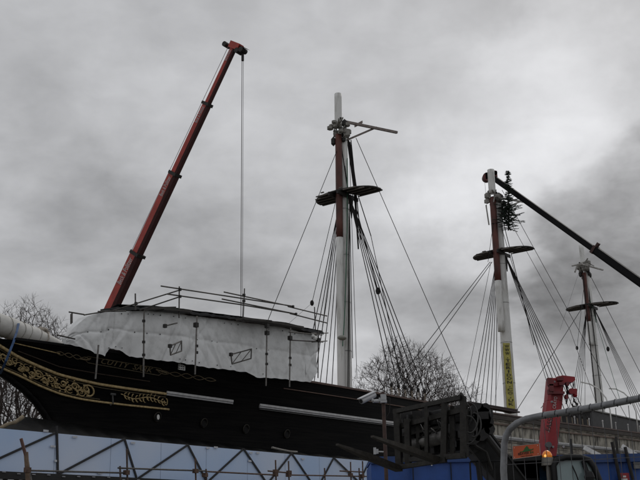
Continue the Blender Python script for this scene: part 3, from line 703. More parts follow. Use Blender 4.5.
# front edge tubes
stube('ledger', (69, 312), (84, 314.5), 3); stube('ledger', (84, 315), (102, 312), 3); stube('ledger', (98, 311.5), (126, 311), 3.2); stube('ledger', (57, 335), (75, 339), 2.2); stube('post', (72, 313), (72, 323), 3)
stube('ledger', (289, 332), (322, 335), 5.1); stube('ledger', (289, 340), (323, 342), 5.1); stube('ledger', (311, 333.5), (328, 333), 5.1, 4.2); stube('ledger', (312, 342), (327, 341), 5.1, 4.2); stube('post', (318.5, 331), (318, 378), 5.05)
for p in [(290, 338), (267, 333), (267, 326), (318, 340), (314, 337), (196, 325)]: coupler(p, 5.1, k=.13)
mb = M(); mb.ball(ow(315, 338, 5.2), .13, 8); mb.ball(ow(313, 336, 5.2), .09, 8); build(mb, 'rag', white, SH)
# ladder beams sticking out through the sheeting
for (a_, b_, c_, d_) in [((170, 346), (181.5, 341), (170.5, 355), (181.5, 351)), ((165, 326), (177, 323), None, None), ((231, 354.5), (251.5, 349), (232, 364), (251, 358.5)), ]:
    st = stube('bracket', a_, b_, 5.0, 4.6)
    if c_:
        stube('bracket', c_, d_, 5.0, 4.6); stube('bracket', a_, c_, 5.0, 5.0); stube('bracket', b_, d_, 4.6); stube('bracket', c_, lerp2(a_, b_, .5), 4.9, 4.8, r_=.02); stube('bracket', lerp2(c_, d_, .5), b_, 4.9, 4.7, r_=.02)
    coupler(a_, 5.0, k=.1)

# blue sling over the bowsprit
mb = M(); pth = []
for x, y, l_ in [(18.5, 322, -.3), (19, 321.5, .1), (18.5, 324, .5), (17, 331, .9), (13.5, 342, 1.3), (9.5, 352, 1.45), (6, 361, 1.35), (3, 368, 1.0), (0, 374, .3)]: pth.append(ow(x, y, l_))
for i in range(len(pth) - 1): mb.beam(pth[i], pth[i + 1], SU * .05, SN * .012)
tag(build(mb, 'lifting_sling', mat('blue_webbing', (.035, .085, .20), .7, .3, 6)), 'blue webbing sling looped over the wrapped bowsprit', 'sling')

# ------------------------------------------------------------------ hoarding below the ship
HL = 7.4
def hz(px, py): return onl(px, py, HL)
(hs0, hzt0), (hs1, hzt1) = hz(-40, 424.8), hz(370.5, 461.5)
hz0 = hz(-40, 469)[1]; hz1 = hz(115, 477.3)[1]
def ztop(s): return hzt0 + (hzt1 - hzt0) * (s - hs0) / (hs1 - hs0)
zb_ = (hz0 + hz1) / 2
HO = empty('blue_hoarding', W((hs0 + hs1) / 2, HL, 0)); tag(HO, 'long pale blue panelled hoarding under the black hull with dark truss bars on it', 'hoarding')
mb = M(); mb.beam(W(hs0, HL - .04, (zb_ + ztop(hs0)) / 2), W(hs1, HL - .04, (zb_ + ztop(hs1)) / 2), SN * .04, v3(0, 0, (ztop(hs0) - zb_) / 2))
def hoard_mat():
    mt = bpy.data.materials.new('hoarding_sheet'); mt.use_nodes = True; n = mt.node_tree.nodes; l = mt.node_tree.links; p = n['Principled BSDF']; p.inputs['Roughness'].default_value = .5
    t = n.new('ShaderNodeTexCoord'); no = n.new('ShaderNodeTexNoise'); no.inputs['Scale'].default_value = .35; no.inputs['Detail'].default_value = 6; l.new(t.outputs['Object'], no.inputs[0])
    cr = n.new('ShaderNodeValToRGB'); l.new(no.outputs[0], cr.inputs[0]); cr.color_ramp.elements[0].position = .3; cr.color_ramp.elements[1].position = .7
    cr.color_ramp.elements[0].color = (.42, .56, .80, 1); cr.color_ramp.elements[1].color = (.57, .65, .80, 1); l.new(cr.outputs[0], p.inputs['Base Color']); return mt
build(mb, 'panel', hoard_mat(), HO)
def hp(px, py, off=.03): s, z = hz(px, py); return W(s, HL + off, z)
TR = [((-20, 467), (55, 433)), ((56, 426), (57, 474)), ((58, 474), (124, 439)), ((124, 439), (136, 478)), ((138, 478), (187, 445)), ((187, 445), (207, 484)), ((207, 482), (243, 449)), ((243, 449), (266, 483)), ((268, 482), (291, 453)), ((291, 453), (312, 484)), ((318, 486), (333, 458)), ((333, 458), (358, 482)), ((355, 490), (369, 461))]
for k, (a_, b_) in enumerate(TR):
    mb = M(); A, B_ = hp(*a_, .03 + .012 * (k % 3)), hp(*b_, .03 + .012 * (k % 3))
    if B_[2] < zb_: B_ = A + (B_ - A) * (A[2] - zb_) / (A[2] - B_[2])
    if A[2] < zb_: A = B_ + (A - B_) * (B_[2] - zb_) / (B_[2] - A[2])
    d = unit(B_ - A); mb.beam(A, B_, np.cross(d, SN) * .036, SN * .02); build(mb, 'truss_bar', mat('truss_black', (.012, .012, .014), .6, .3, 8), HO)
r = random.Random(11)
for x, y in [(45, 431), (74, 437), (132, 443), (207, 448), (250, 453), (257, 453), (302, 459), (52, 446.5), (249, 461), (99, 473), (38, 473.5), (56, 461), (215, 447.5)]:
    mb = M(); p = hp(x, y, .05); mb.beam(p - SU * .1, p + SU * .1, SN * .01, v3(0, 0, .035)); build(mb, 'clip', mat('pale_clip', (.5, .52, .56), .6, .2, 8), HO)
for s_j in np.arange(hs0 + 1.2, hs1, 2.44):
    mb = M(); mb.beam(W(s_j, HL + .001, zb_ + .01), W(s_j, HL + .001, ztop(s_j) - .01), SU * .006, SN * .004); build(mb, 'panel_joint', mat('joint_grey', (.22, .27, .36), .7, .3, 6), HO)
# base wall and dark beam under it
mb = M(); mb.beam(W(hs0, HL + .05, zb_ - .12), W(hs1, HL + .05, zb_ - .12), SN * .12, v3(0, 0, .115)); bmm = build(mb, 'base_beam', mat('base_black', (.012, .012, .012), .7, .3, 3), HO)
mb = M()
for x in np.linspace(-30, 150, 13): 
    s, z = hz(x, 475); mb.box(W(s, HL + .19, zb_ - .06 + r.uniform(-.04, .04)), (.12, .03, .03), SROT)
build_each(mb, 'bolt', mat('bolt_pale', (.3, .3, .32), .6, .3, 8), bmm)
mb = M(); mb.beam(W(hs0, HL - .1, zb_ / 2 - .12), W(hs1, HL - .1, zb_ / 2 - .12), SN * .08, v3(0, 0, zb_ / 2 - .125)); build(mb, 'lower_boarding', mat('lower_board', (.03, .032, .036), .8, .3, 1.5), HO)
# dark sheet between hoarding and hull
mb = M(); R_ = []; r = random.Random(6)
LOWB = [(-30, 420), (4, 428), (16, 420), (24, 416.5), (50, 420), (80, 425), (120, 431), (170, 436), (240, 446), (300, 452), (371, 458.5)]
lx, ly = zip(*LOWB)
for x in np.linspace(4, 371, 90):
    yb = np.interp(x, (-40, 370.5), (425.4, 462)) ; yt = np.interp(x, lx, ly); row = []
    for t in np.linspace(0, 1, 7):
        y = yb * (1 - t) + yt * t; l_ = HL - .1 - (HL - max(hb(onl(x, yt, 3)[0], 6) + .2, 1.2) - .3) * t; s, z = onl(x, y, l_)
        row.append(W(s, l_, z + .05 * math.sin(x * .31 + t * 5) * t * (1 - t) * 4))
    R_.append(row)
mb.grid(R_); tag(build(mb, 'dark_sheet', mat('dark_netting', (.0025, .0027, .003), .75, .8, 3, bump=.6, spec=.08), smooth=True), 'dark wrinkled plastic sheet strung between hoarding and black hull', 'sheet')
mb = M(); mb.tube([ow(x, y, 6.3) for x, y in ((-12, 430), (2, 427.5), (8, 424), (15, 422.5), (20, 419), (23, 416.5))], .07, 6)
tag(build(mb, 'thick_rope', mat('manila', (.21, .17, .115), .9, .3, 8), smooth=True), 'thick tan rope lying on the end of the dark sheet under the bow', 'rope')
mb = M(); mb.tube([ow(x, y, 5.0) for x, y in ((272, 447.5), (280, 449.5), (290, 451.5), (297, 452))], .05, 6); tag(build(mb, 'sheet_pole', mat('pale_pole', (.25, .24, .22), .7, .3, 8)), 'short pale pole on the upper edge of the dark sheet', 'pole')
# scaffold fence in front of the hoarding
SF = empty('scaffold_fence', W(-15, 9.0, 0)); tag(SF, 'rusty scaffold tube fence with coupled uprights in front of the pale blue hoarding', 'scaffolding')
LF = 9.0
def ft(name, a, b, m_=rust, r_=.035, l=LF, ground=False):
    A, B_ = ow(*a, l), ow(*b, l)
    if ground: B_ = A + (B_ - A) * (A[2] / (A[2] - B_[2]))
    mb = M(); mb.tube([A, B_], r_, 6); return build(mb, name, m_, SF)
ft('board', (21, 438.5), (27, 460), mat('red_wood', (.14, .075, .06), .8, .3, 6), .05); ft('board', (26, 452), (28, 482), wood, .07, ground=True); ft('upright', (28, 462), (31.5, 484), mat('worn_tube', (.16, .15, .14)), .035, ground=True)
for a_, b_ in (((28, 470.5), (126, 473)), ((118, 468), (206, 471)), ((206, 471.5), (276, 475)), ((268, 471), (290, 473)), ((289, 475), (370, 476.5)), ((340, 471), (362, 472))):
    ft('ledger', a_, b_, rust if b_[0] > 206 else tube_m, .032)
for x, yt in ((126.8, 449), (120, 466), (195.3, 458), (206, 469), (275.5, 460), (288.5, 461), (324.5, 468), (350.5, 462), (359, 468), (362.5, 461)):
    ft('upright', (x, yt), (x + .6, 482), rust if x > 150 else mat('brown_tube', (.08, .055, .045), .8, .4, 9), .034, ground=True)
for x, y in ((126.5, 472.5), (195.5, 471), (205, 475), (275.5, 474.5), (288.5, 475), (350.5, 475), (362, 476), (27.5, 470), (275.5, 471.5), (289, 472.5)):
    mb = M(); mb.box(ow(x, y, LF + .03), (.16, .16, .15), SROT); build(mb, 'coupler', rust, SF)

# ------------------------------------------------------------------ telescopic cranes
def crane(name, tip, mid, z_base, wtip, wbase, collars, matside, matdark, label, rope_side, dark_all=False):
    ax = unit(tip - mid); t = (mid[2] - z_base) / ax[2]; base = mid - ax * t
    root = empty(name, (base[0], base[1], 0)); tag(root, label, 'crane')
    h = v3(ax[0], ax[1], 0); h = unit(h); sd_ = unit(np.cross(h, v3(0, 0, 1)));
    if sd_[1] > 0: sd_ = -sd_            # side normal facing the viewer
    upn = unit(np.cross(sd_, ax)); upn = upn if upn[2] > 0 else -upn
    Lt = np.linalg.norm(tip - base); fr = [0] + collars + [1]; n_ = len(fr) - 1
    for i in range(n_):
        w_ = wbase + (wtip - wbase) * i / max(1, n_ - 1); a, b_ = base + (tip - base) * fr[i], base + (tip - base) * fr[i + 1]
        mb = M(); hw = w_ / 2; hh = w_ * .58
        prof = [(-1, -.55), (-.62, -1), (.62, -1), (1, -.55), (1, 1), (-1, 1)]; vs = []
        for c in (a, b_):
            for x, y in prof: vs.append(c + sd_ * hw * x + upn * hh * y)
        fs = [tuple(range(6))[::-1], tuple(range(6, 12))] + [(j, (j + 1) % 6, 6 + (j + 1) % 6, 6 + j) for j in range(6)]
        mb.add(vs, fs); build(mb, 'boom_section', matside, root)
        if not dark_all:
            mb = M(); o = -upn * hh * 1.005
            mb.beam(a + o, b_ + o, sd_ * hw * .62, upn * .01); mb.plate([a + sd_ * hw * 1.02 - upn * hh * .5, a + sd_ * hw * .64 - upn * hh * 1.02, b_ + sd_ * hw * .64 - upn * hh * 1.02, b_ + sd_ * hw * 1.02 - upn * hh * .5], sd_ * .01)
            build(mb, 'underside_shade', matdark, root)  # thin darker plates paint the shade of the boom's lower faces
        if i < n_ - 1:
            mb = M(); c = b_; mb.beam(c - ax * .12, c + ax * .12, sd_ * (hw * 1.16), upn * (hh * 1.1)); mb.beam(c + upn * hh, c + upn * (hh + .32), sd_ * .12, ax * .1); build(mb, 'collar', darkm if not dark_all else mat('collar_red', (.05, .018, .015), .6, .3, 5), root)
    return root, base, ax, sd_, upn
red = mat('crane_red', (.40, .045, .032), .45, .25, 1.5, spec=.4); dred = mat('crane_shade_red', (.05, .011, .011), .6, .3, 3)  # second red is the boom red with underside shade put into the colour
tip = pix(235, 46, 66); mid = pix(114, 305, 72.5)
LA_ = np.linalg.norm(tip - mid)
bz = 2.6; axx = unit(tip - mid); baseP = mid - axx * ((mid[2] - bz) / axx[2]); LT_ = np.linalg.norm(tip - baseP)
def frac(px, py):  # position along the boom of a picture point
    ts = np.linspace(0, 1, 800); D_ = baseP + np.outer(ts, tip - baseP) - CAM; dd = D_ @ FW
    return float(ts[np.argmin(np.hypot(320 + F_PX * (D_ @ CX) / dd - px, 240 - F_PX * (D_ @ CY) / dd - py))])
cf = [frac(136, 254), frac(173, 173), frac(206, 104)]
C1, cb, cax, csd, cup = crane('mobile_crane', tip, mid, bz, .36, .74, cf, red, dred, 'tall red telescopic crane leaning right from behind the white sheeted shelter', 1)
hold = C1
mb = M()
mb.beam(tip - cax * .25 - cup * .1, tip + cax * .25 - cup * .1, csd * .26, cup * .5); th_ = build(mb, 'boom_head', red, C1)
hd = v3(cax[0], cax[1], 0); hd = unit(hd)
mb = M(); mb.beam(tip + cax * .2 + cup * .35, tip + hd * 1.0 - v3(0, 0, .75) + cax * .2, csd * .22, cup * .2); build(mb, 'sheave_head', mat('sheave_red', (.12, .03, .025), .5, .5, 6), th_)
mb = M()
for q in (tip + hd * .75 - v3(0, 0, .6), tip + hd * .35 - v3(0, 0, .55), tip - hd * .3 + cup * .6): mb.tube([q - csd * .3, q + csd * .3], .2, 12)
build_each(mb, 'sheave', darkm, th_)
mb = M(); cp = pix(242, 52, 0 + float(tip[1]) - .3)
mb.tube([cp, v3(cp[0], cp[1], 12.5)], .03, 4); mb.tube([cp + v3(.10, 0, 0), v3(cp[0] + .10, cp[1], 12.5)], .02, 4); build_each(mb, 'hoist_rope', ropel, C1)
mb = M(); mb.tube([cp + v3(.05, 0, .35), cp + v3(.05, 0, -.7)], .11, 6); mb.ball(cp + v3(.05, 0, .1), .16, 8); build(mb, 'rope_socket', darkm, C1)
mb = M(); mb.box(v3(cp[0], cp[1], 12.2), (.6, .4, .9)); mb.tube([v3(cp[0], cp[1], 11.8), v3(cp[0], cp[1], 11.3), v3(cp[0] + .2, cp[1], 11.1), v3(cp[0] + .3, cp[1], 11.4)], .06, 6); build(mb, 'hook_block', mat('hook_yellow', (.45, .30, .03), .5, .2, 5), C1)
mb = M(); up2 = cup * 1.0
mb.tube([baseP + cup * .95, tip + cup * .62], .02, 4); build(mb, 'luffing_rope', mat('pale_wire', (.35, .35, .36), .6, .1, 9), C1)
# crane lettering along each section, carrier below
def boom_text(px0, py0, px1, py1, hgt, j):
    f0, f1 = frac(px0, py0), frac(px1, py1); A = baseP + (tip - baseP) * f0; B_ = baseP + (tip - baseP) * f1; hwv = (.5 * (.76 - .127 * j)) + .02
    def mp(x, y, z): return A + (B_ - A) * x + csd * (hwv + z) + cup * ((y - .5) * hgt + .06)
    build(text_mesh('Beck & Pollitzer', mp, .01), 'lettering', mat('letter_white', (.55, .52, .52), .6, .1, 5), C1)
boom_text(124, 285, 135, 259, .5, 0); boom_text(163, 196, 172, 177, .38, 1); boom_text(197, 123, 205, 107, .32, 2); boom_text(228, 62, 233, 51, .26, 3)
mb = M(); bx_ = v3(baseP[0], baseP[1], 0); hdir = math.atan2(hd[1], hd[0])
mb.box(bx_ + v3(0, 0, 1.15), (11, 2.7, .7), hdir); mb.box(bx_ - hd * -0.2 + v3(0, 0, 2.1), (4.2, 2.2, 1.1), hdir); mb.box(bx_ + hd * 5.0 + v3(0, 0, 2.0), (1.8, 2.6, 1.5), hdir); build(mb, 'carrier', red, C1)
for k in range(4):
    for sg in (-1, 1):
        mb = M(); c = bx_ + hd * (-4 + 2.6 * k) + csd * 1.25 * sg + v3(0, 0, .62); mb.tube([c - csd * .2, c + csd * .2], .62, 20); build(mb, 'wheel', mat('tyre', (.015, .015, .015), .9, .2, 8), C1)

tip2 = pix(491.5, 176.5, 79.3); mid2 = pix(641, 283, 70.5)
C2, c2b, c2ax, c2sd, c2up = crane('boom_crane', tip2, mid2, 2.6, .38, .62, [.42, .70], mat('black_boom', (.006, .006, .007), .6, .3, 3, spec=.15), dred, 'black telescopic crane boom slanting down to the right edge from the mainmast head', 1, True)
mb = M(); mb.beam(tip2 - v3(.55, 0, .05), tip2 + v3(.45, 0, .1), v3(0, .3, 0), v3(0, 0, .3)); h2 = build(mb, 'boom_head', mat('head_red', (.10, .02, .02), .6, .4, 5), C2)
mb = M(); mb.tube([tip2 + v3(-.42, -.3, -.1), tip2 + v3(-.42, .3, -.1)], .36, 14); mb.tube([tip2 + v3(.25, -.3, .22), tip2 + v3(.25, .3, .22)], .22, 12); build_each(mb, 'sheave', mat('head_red', (.10, .02, .02)), h2)
for dx in (-.6, -.3):
    mb = M(); mb.tube([tip2 + v3(dx, 0, -.3), tip2 + v3(dx + .05, 0, -4.2)], .014, 4); build_each(mb, 'hoist_rope', ropel, C2)
h2d = unit((c2ax[0], c2ax[1], 0)); h2a = math.atan2(h2d[1], h2d[0]); b2 = v3(c2b[0], c2b[1], 0)
mb = M(); mb.box(b2 + v3(0, 0, 1.15), (11, 2.7, .7), h2a); mb.box(b2 + v3(0, 0, 2.1), (4.2, 2.2, 1.1), h2a); mb.box(b2 - h2d * 5 + v3(0, 0, 2.0), (1.8, 2.6, 1.5), h2a); build(mb, 'carrier', mat('black_boom', (.012, .012, .013)), C2)
for k in range(4):
    for sg in (-1, 1):
        mb = M(); c = b2 + h2d * (-4 + 2.6 * k) + c2sd * 1.25 * sg + v3(0, 0, .62); mb.tube([c - c2sd * .2, c + c2sd * .2], .62, 20); build(mb, 'wheel', mat('tyre', (.015, .015, .015)), C2)

# ------------------------------------------------------------------ little fir tree lashed to the mainmast head
FB = pix(508.5, 229, 77.0); FT_ = pix(508.0, 171, 77.0)
fir = empty('fir_tree', FB); tag(fir, 'small dark fir tree tied upright at the head of the mainmast', 'fir tree')
mb = M(); mb.tube([FB, FT_], [.07, .015], 6); build(mb, 'trunk', mat('bark_dark', (.03, .025, .02), .9, .3, 9), fir)
mb = M(); r = random.Random(21)
Hh = FT_ - FB
for i in range(230):
    t = r.random() ** 1.15; wid = ((1.3 - 1.0 * t) if t < .5 else .55 * (1.3 - t)) * (1 if t > .1 else .6) * r.choice((.45, .6, .8, 1, 1.15))
    p = FB + Hh * t; an = r.uniform(0, 6.28); d = v3(math.cos(an), math.sin(an), r.uniform(-.15, .25)); e = p + d * wid; mb.tube([p, e], [.012, .004], 3, cap=False)
    n_ = int(14 + wid * 60)
    for k in range(n_):
        q = p + (e - p) * (k + 1) / n_; sz = r.uniform(.05, .14); a1 = unit((r.uniform(-1, 1), r.uniform(-1, 1), r.uniform(-.6, .6))); a2 = unit(np.cross(a1, d) + 1e-3)
        mb.add([q - a2 * .028, q + a2 * .028, q + a1 * sz + d * .06], [(0, 1, 2)])
build(mb, 'foliage', mat('fir_needles', (.018, .030, .020), .8, .5, 6), fir)

# ------------------------------------------------------------------ bare trees behind the ship
bark = mat('bare_bark', (.045, .036, .031), .95, .35, 5)
twigm = mat('bare_twigs', (.075, .060, .055), .95, .3, 5)
def bare_tree(base, seed, label, zc, rz, rx, n=2600, r_trunk=.3, stems=1, twig=.010, flat=.0):
    """crown points are joined, nearest first, to the branch that reaches them by the shortest way"""
    base = np.array(base, float); root = empty('bare_tree', base); tag(root, label, 'tree')
    R = np.random.RandomState(seed); P_ = []
    while len(P_) < n:
        q = R.uniform(-1, 1, (n, 3)); rr = np.linalg.norm(q, axis=1); q = q[(rr < 1) & (rr > .12)]
        q = q[(q[:, 2] > -.55 - .45 * R.rand(len(q)))]; P_ += list(q)
    P_ = np.array(P_[:n]); lump = 1 + .10 * np.sin(P_[:, 0] * 5 + seed) * np.cos(P_[:, 2] * 4 + seed * 2) + .06 * np.sin(P_[:, 0] * 11 + P_[:, 1] * 9)
    P_ = P_ * lump[:, None] * v3(rx, rx, rz) + v3(0, 0, zc)
    nodes = []; par = []; plen = []
    z0 = zc - rz * .75
    for k in range(stems):
        o = v3(R.uniform(-1, 1), R.uniform(-1, 1), 0) * (rx * .45 if stems > 1 else 0); lean = v3(R.uniform(-1, 1), 0, 0) * (.12 if stems > 1 else .03)
        m_ = 9
        for i in range(m_):
            t = i / (m_ - 1); nodes.append(o + lean * t * z0 + v3(R.normal(0, .06), R.normal(0, .06), z0 * t)); par.append(-1 if i == 0 else len(nodes) - 2); plen.append(z0 * t * .35 + (12 if i < 4 else 0))
    o0 = v3(0, 0, z0); order = np.argsort(np.linalg.norm((P_ - o0) * v3(1, 1, .8), axis=1) + R.uniform(0, .9, n)); NA = np.zeros((len(nodes) + n * 3, 3)); PL = np.full(len(NA), 1e9); c = len(nodes); NA[:c] = nodes; PL[:c] = plen
    for idx in order:
        p = P_[idx]; d = p - NA[:c]; dist = np.linalg.norm(d, axis=1) + 1e-6
        cost = dist * (1 + .9 * (d[:, 2] < -.1 * dist)) + .28 * PL[:c]; b_ = int(np.argmin(cost)); a = NA[b_].copy(); L_ = dist[b_]
        m_ = 2 if L_ > .9 else 1
        if L_ > 2.2: m_ = 3
        for i in range(1, m_ + 1):
            t = i / m_; q = a * (1 - t) + p * t
            if i < m_: q = q + R.normal(0, .07 * L_, 3) + v3(0, 0, .05 * L_)
            NA[c] = q; PL[c] = PL[b_] + L_ * t; par.append(b_ if i == 1 else c - 1); c += 1
    kids = [[] for _ in range(c)]; cnt = np.zeros(c)
    for i in range(c - 1, -1, -1):
        cnt[i] = max(1, cnt[i])
        if par[i] >= 0: cnt[par[i]] += cnt[i]; kids[par[i]].append(i)
    rad = np.maximum(twig, r_trunk * (cnt / cnt.max()) ** .47); T = M(); G = M(); py = random.Random(seed)
    for i in range(c):
        p_ = par[i]
        if p_ >= 0:
            big = rad[i] > .035; ra = min(rad[p_], rad[i] * 1.25)
            (T if big else G).tube([NA[p_], NA[i]], [ra, rad[i]], 6 if rad[i] > .09 else (4 if big else 3), cap=False)
            if not kids[i] or py.random() < .35:
                d = unit(NA[i] - NA[p_] + 1e-6)
                for _ in range(3 if not kids[i] else 1):
                    e = unit(d + v3(py.gauss(0, .5), py.gauss(0, .5), py.gauss(.15, .35))) * py.uniform(.3, .8); G.tube([NA[i], NA[i] + e * .5 + v3(0, 0, .03), NA[i] + e], [twig * .9, twig * .8, twig * .5], 3, cap=False)
    for mb_ in (T, G): mb_.v = [tuple(np.array(q) + base) for q in mb_.v]
    build(T, 'trunk', bark, root); build(G, 'crown', twigm, root); return root
def base_at(px, Y): return v3(pix(px, 470, Y)[0], Y, 0)
bare_tree(base_at(413, 92), 12, 'wide bare branched tree with a rounded crown showing above the ship rail', 13.4, 5.5, 4.9, 4600, .34, twig=.012)
bare_tree(base_at(456, 99), 5, 'lower bare tree at the right of the wide rounded bare tree, behind the rail', 11.9, 4.7, 3.3, 1700, .22)
bare_tree(base_at(30, 84), 31, 'bare tree directly behind the curve of the bow with several upright stems', 14.9, 6.6, 3.3, 2800, .20, stems=3)
bare_tree(base_at(2, 80), 8, 'bare tree at the left edge seen above and below the bowsprit', 14.0, 6.3, 2.9, 2200, .20, stems=2)

# ------------------------------------------------------------------ blue containers
blue = mat('container_blue', (.020, .080, .31), .5, .25, 1.3, bump=.05); bluel = mat('container_blue_pale', (.016, .055, .19), .5, .25, 2)
def container(px0, px1, ytop, Y, label, corr, rz=0.0, D=2.4, seams=()):
    A = pix(px0, ytop, Y); B_ = pix(px1, ytop, Y); zt = A[2]; wd = B_[0] - A[0]; root = empty('blue_container', ((A[0] + B_[0]) / 2, Y + D / 2, 0)); tag(root, label, 'container')
    x0 = A[0]; k = int(wd / corr); prof = []
    for i in range(k):
        a = x0 + wd * i / k; c = wd / k
        prof += [(a, 0), (a + c * .55, 0), (a + c * .65, .035), (a + c * .9, .035)]
    prof.append((x0 + wd, 0)); mb = M(); mb.grid([[v3(x, Y + dy, z) for x, dy in prof] for z in (.15, zt - .12)], flip=True)
    mb.beam((x0 + wd / 2, Y + .1, .15), (x0 + wd / 2, Y + D, .15), (wd / 2 - .01, 0, 0), (0, 0, .02)); build_each(mb, 'wall', blue, root)
    mb = M(); mb.plate([v3(x0, Y + .06, .15), v3(x0, Y + D, .15), v3(x0, Y + D, zt - .1), v3(x0, Y + .06, zt - .1)], (.04, 0, 0)); mb.plate([v3(x0 + wd - .04, Y + .06, .15), v3(x0 + wd - .04, Y + D, .15), v3(x0 + wd - .04, Y + D, zt - .1), v3(x0 + wd - .04, Y + .06, zt - .1)], (.04, 0, 0)); mb.plate([v3(x0, Y + D, .15), v3(x0 + wd, Y + D, .15), v3(x0 + wd, Y + D, zt - .1), v3(x0, Y + D, zt - .1)], (0, -.04, 0)); build_each(mb, 'wall', blue, root)
    mb = M(); mb.beam((x0 - .02, Y - .02, zt - .06), (x0 + wd + .02, Y - .02, zt - .06), (0, .05, 0), (0, 0, .07)); build(mb, 'top_rail', bluel, root)
    mb = M(); mb.box((x0 + wd / 2, Y + D / 2 + .02, zt - .03), (wd, D - .05, .05)); build(mb, 'roof', blue, root)
    return root, zt
c1, z1 = container(371, 499, 457.5, 21.0, 'royal blue site container behind the fork carriage of the telehandler', .95)
c2, z2 = container(548, 700, 456, 18.0, 'corrugated blue container at the right behind the wire fence', .62)
for x, y, a_ in ((391.5, 463.5, .5), (430.5, 463, -.45)):
    p = pix(x, y, 20.95); mb = M(); d = v3(math.sin(a_), 0, math.cos(a_)); mb.beam(p - d * .06, p + d * .06, v3(.014, 0, 0), v3(0, .008, 0)); build(mb, 'sticker', white, c1)
for x in (413, 451):
    p = pix(x, 470, 20.96); mb = M(); mb.beam(v3(p[0], p[1], .2), v3(p[0], p[1], z1 - .13), v3(.012, 0, 0), v3(0, .01, 0)); build(mb, 'joint', mat('joint_dark', (.004, .01, .03), .7, .2, 5), c1)
for xa, ya, xb, yb in ((612, 442, 620, 480), (625, 447, 633, 480)):
    p, q = pix(xa, ya, 17.9), pix(xb, yb, 17.9); mb = M(); mb.tube([p, q], .03, 6); build(mb, 'leaning_bar', darkm, c2)
p = pix(624, 479.5, 17.93); mb = M(); mb.box(p, (.19, .03, .22)); sg_ = build(mb, 'notice', mat('notice_red', (.30, .02, .03), .5, .2, 5), c2)
mb = M(); mb.box(p - v3(-.005, .018, -.0), (.1, .006, .03)); mb.box(p - v3(-.01, .018, -.05), (.05, .006, .03)); build(mb, 'notice_mark', white, sg_)
p = pix(637.5, 466, 17.93); mb = M(); mb.box(p, (.14, .05, .09)); mb.box(p + v3(.0, -.02, .05), (.16, .06, .02)); build(mb, 'lock_box', mat('grey_fitting', (.16, .16, .16)), c2)
# white raking props between container and hull, dark posts
for k, (a_, b_) in enumerate((((584, 447.5), (600, 456)), ((622, 446), (640, 458)))):
    mb = M(); A, B_ = pix(*a_, 30), pix(*b_, 28.5); B_ = A + (B_ - A) * 1.0; d = B_ - A; E_ = A + d * (A[2] / -d[2] if d[2] < 0 else 1); mb.beam(A, E_, v3(0, .05, 0), v3(.03, 0, .05))
    tag(build(mb, 'raking_prop', strip), ('white raking prop above the container left end' if k == 0 else 'white raking prop running off the right edge'), 'prop')
for k, (x, yt) in enumerate(((570.5, 439), (616, 437))):
    A = pix(x, yt, 24); mb = M(); mb.tube([v3(A[0], A[1], 0), A], .035, 6); tag(build(mb, 'dark_post', darkm), ('thin dark post behind the cab just right of the red loader crane' if k == 0 else 'thin dark post behind the container near the right edge'), 'post')

# ------------------------------------------------------------------ security camera on its pole
KY = 20.0
CR_ = empty('security_camera', v3(pix(386, 470, KY)[0], KY, 0)); tag(CR_, 'pale grey security camera on a thin brown pole in front of the hull', 'security camera')
mb = M(); A, B_ = pix(383, 392, KY), pix(386.5, 470, KY); mb.tube([A, v3(B_[0], KY, 0)], .038, 8); build(mb, 'pole', mat('pole_brown', (.07, .042, .035), .8, .4, 8), CR_)
A, B_ = pix(361, 401.3, KY - .3), pix(374.5, 394.8, KY); d = unit(B_ - A)
mb = M(); mb.tube([A, A + d * .02, B_ - d * .01, B_], [.05, .058, .058, .048], 14); bd_ = build(mb, 'housing', mat('camera_grey', (.42, .43, .44), .4, .15, 5), CR_, smooth=False)
mb = M(); s_ = unit(np.cross(d, v3(0, 0, 1))); mb.beam(A - d * .05 + v3(0, 0, .066), B_ + d * .0 + v3(0, 0, .066), s_ * .058, v3(0, 0, .008)); build(mb, 'sun_shield', mat('camera_pale', (.5, .51, .52), .4, .15, 5), bd_)
mb = M(); mb.tube([A - d * .006, A + d * .004], .042, 14); build(mb, 'lens', mat('glass_dark', (.01, .01, .012), .1, .1, 5), bd_)
mb = M(); A = pix(373, 401, KY - .1); B_ = pix(379, 401, KY - .05); mb.tube([A, B_], .035, 8); mb.tube([A, pix(370.5, 397, KY - .1)], .03, 8); mb.box(pix(381, 399.5, KY - .06), (.09, .06, .07)); mb.box(pix(383.5, 398.5, KY - .06), (.11, .1, .08)); mb.box(pix(383.5, 401.5, KY - .06), (.13, .1, .05)); mb.box(pix(383.2, 395.5, KY - .06), (.11, .1, .04)); build(mb, 'bracket', mat('camera_grey', (.42, .43, .44)), CR_)
mb = M(); mb.tube([pix(384.5, 398, KY), pix(390, 398, KY), pix(389.5, 412, KY), pix(385, 420, KY)], .008, 5); build(mb, 'cable', darkm, CR_)
mb = M(); mb.box(pix(376, 451.5, KY), (.09, .09, .09)); mb.box(pix(374.8, 451, KY - .02), (.05, .1, .13)); mb.tube([pix(376, 451.5, KY), pix(385.6, 452, KY)], .015, 5); build(mb, 'junction_box', mat('camera_grey', (.42, .43, .44)), CR_)

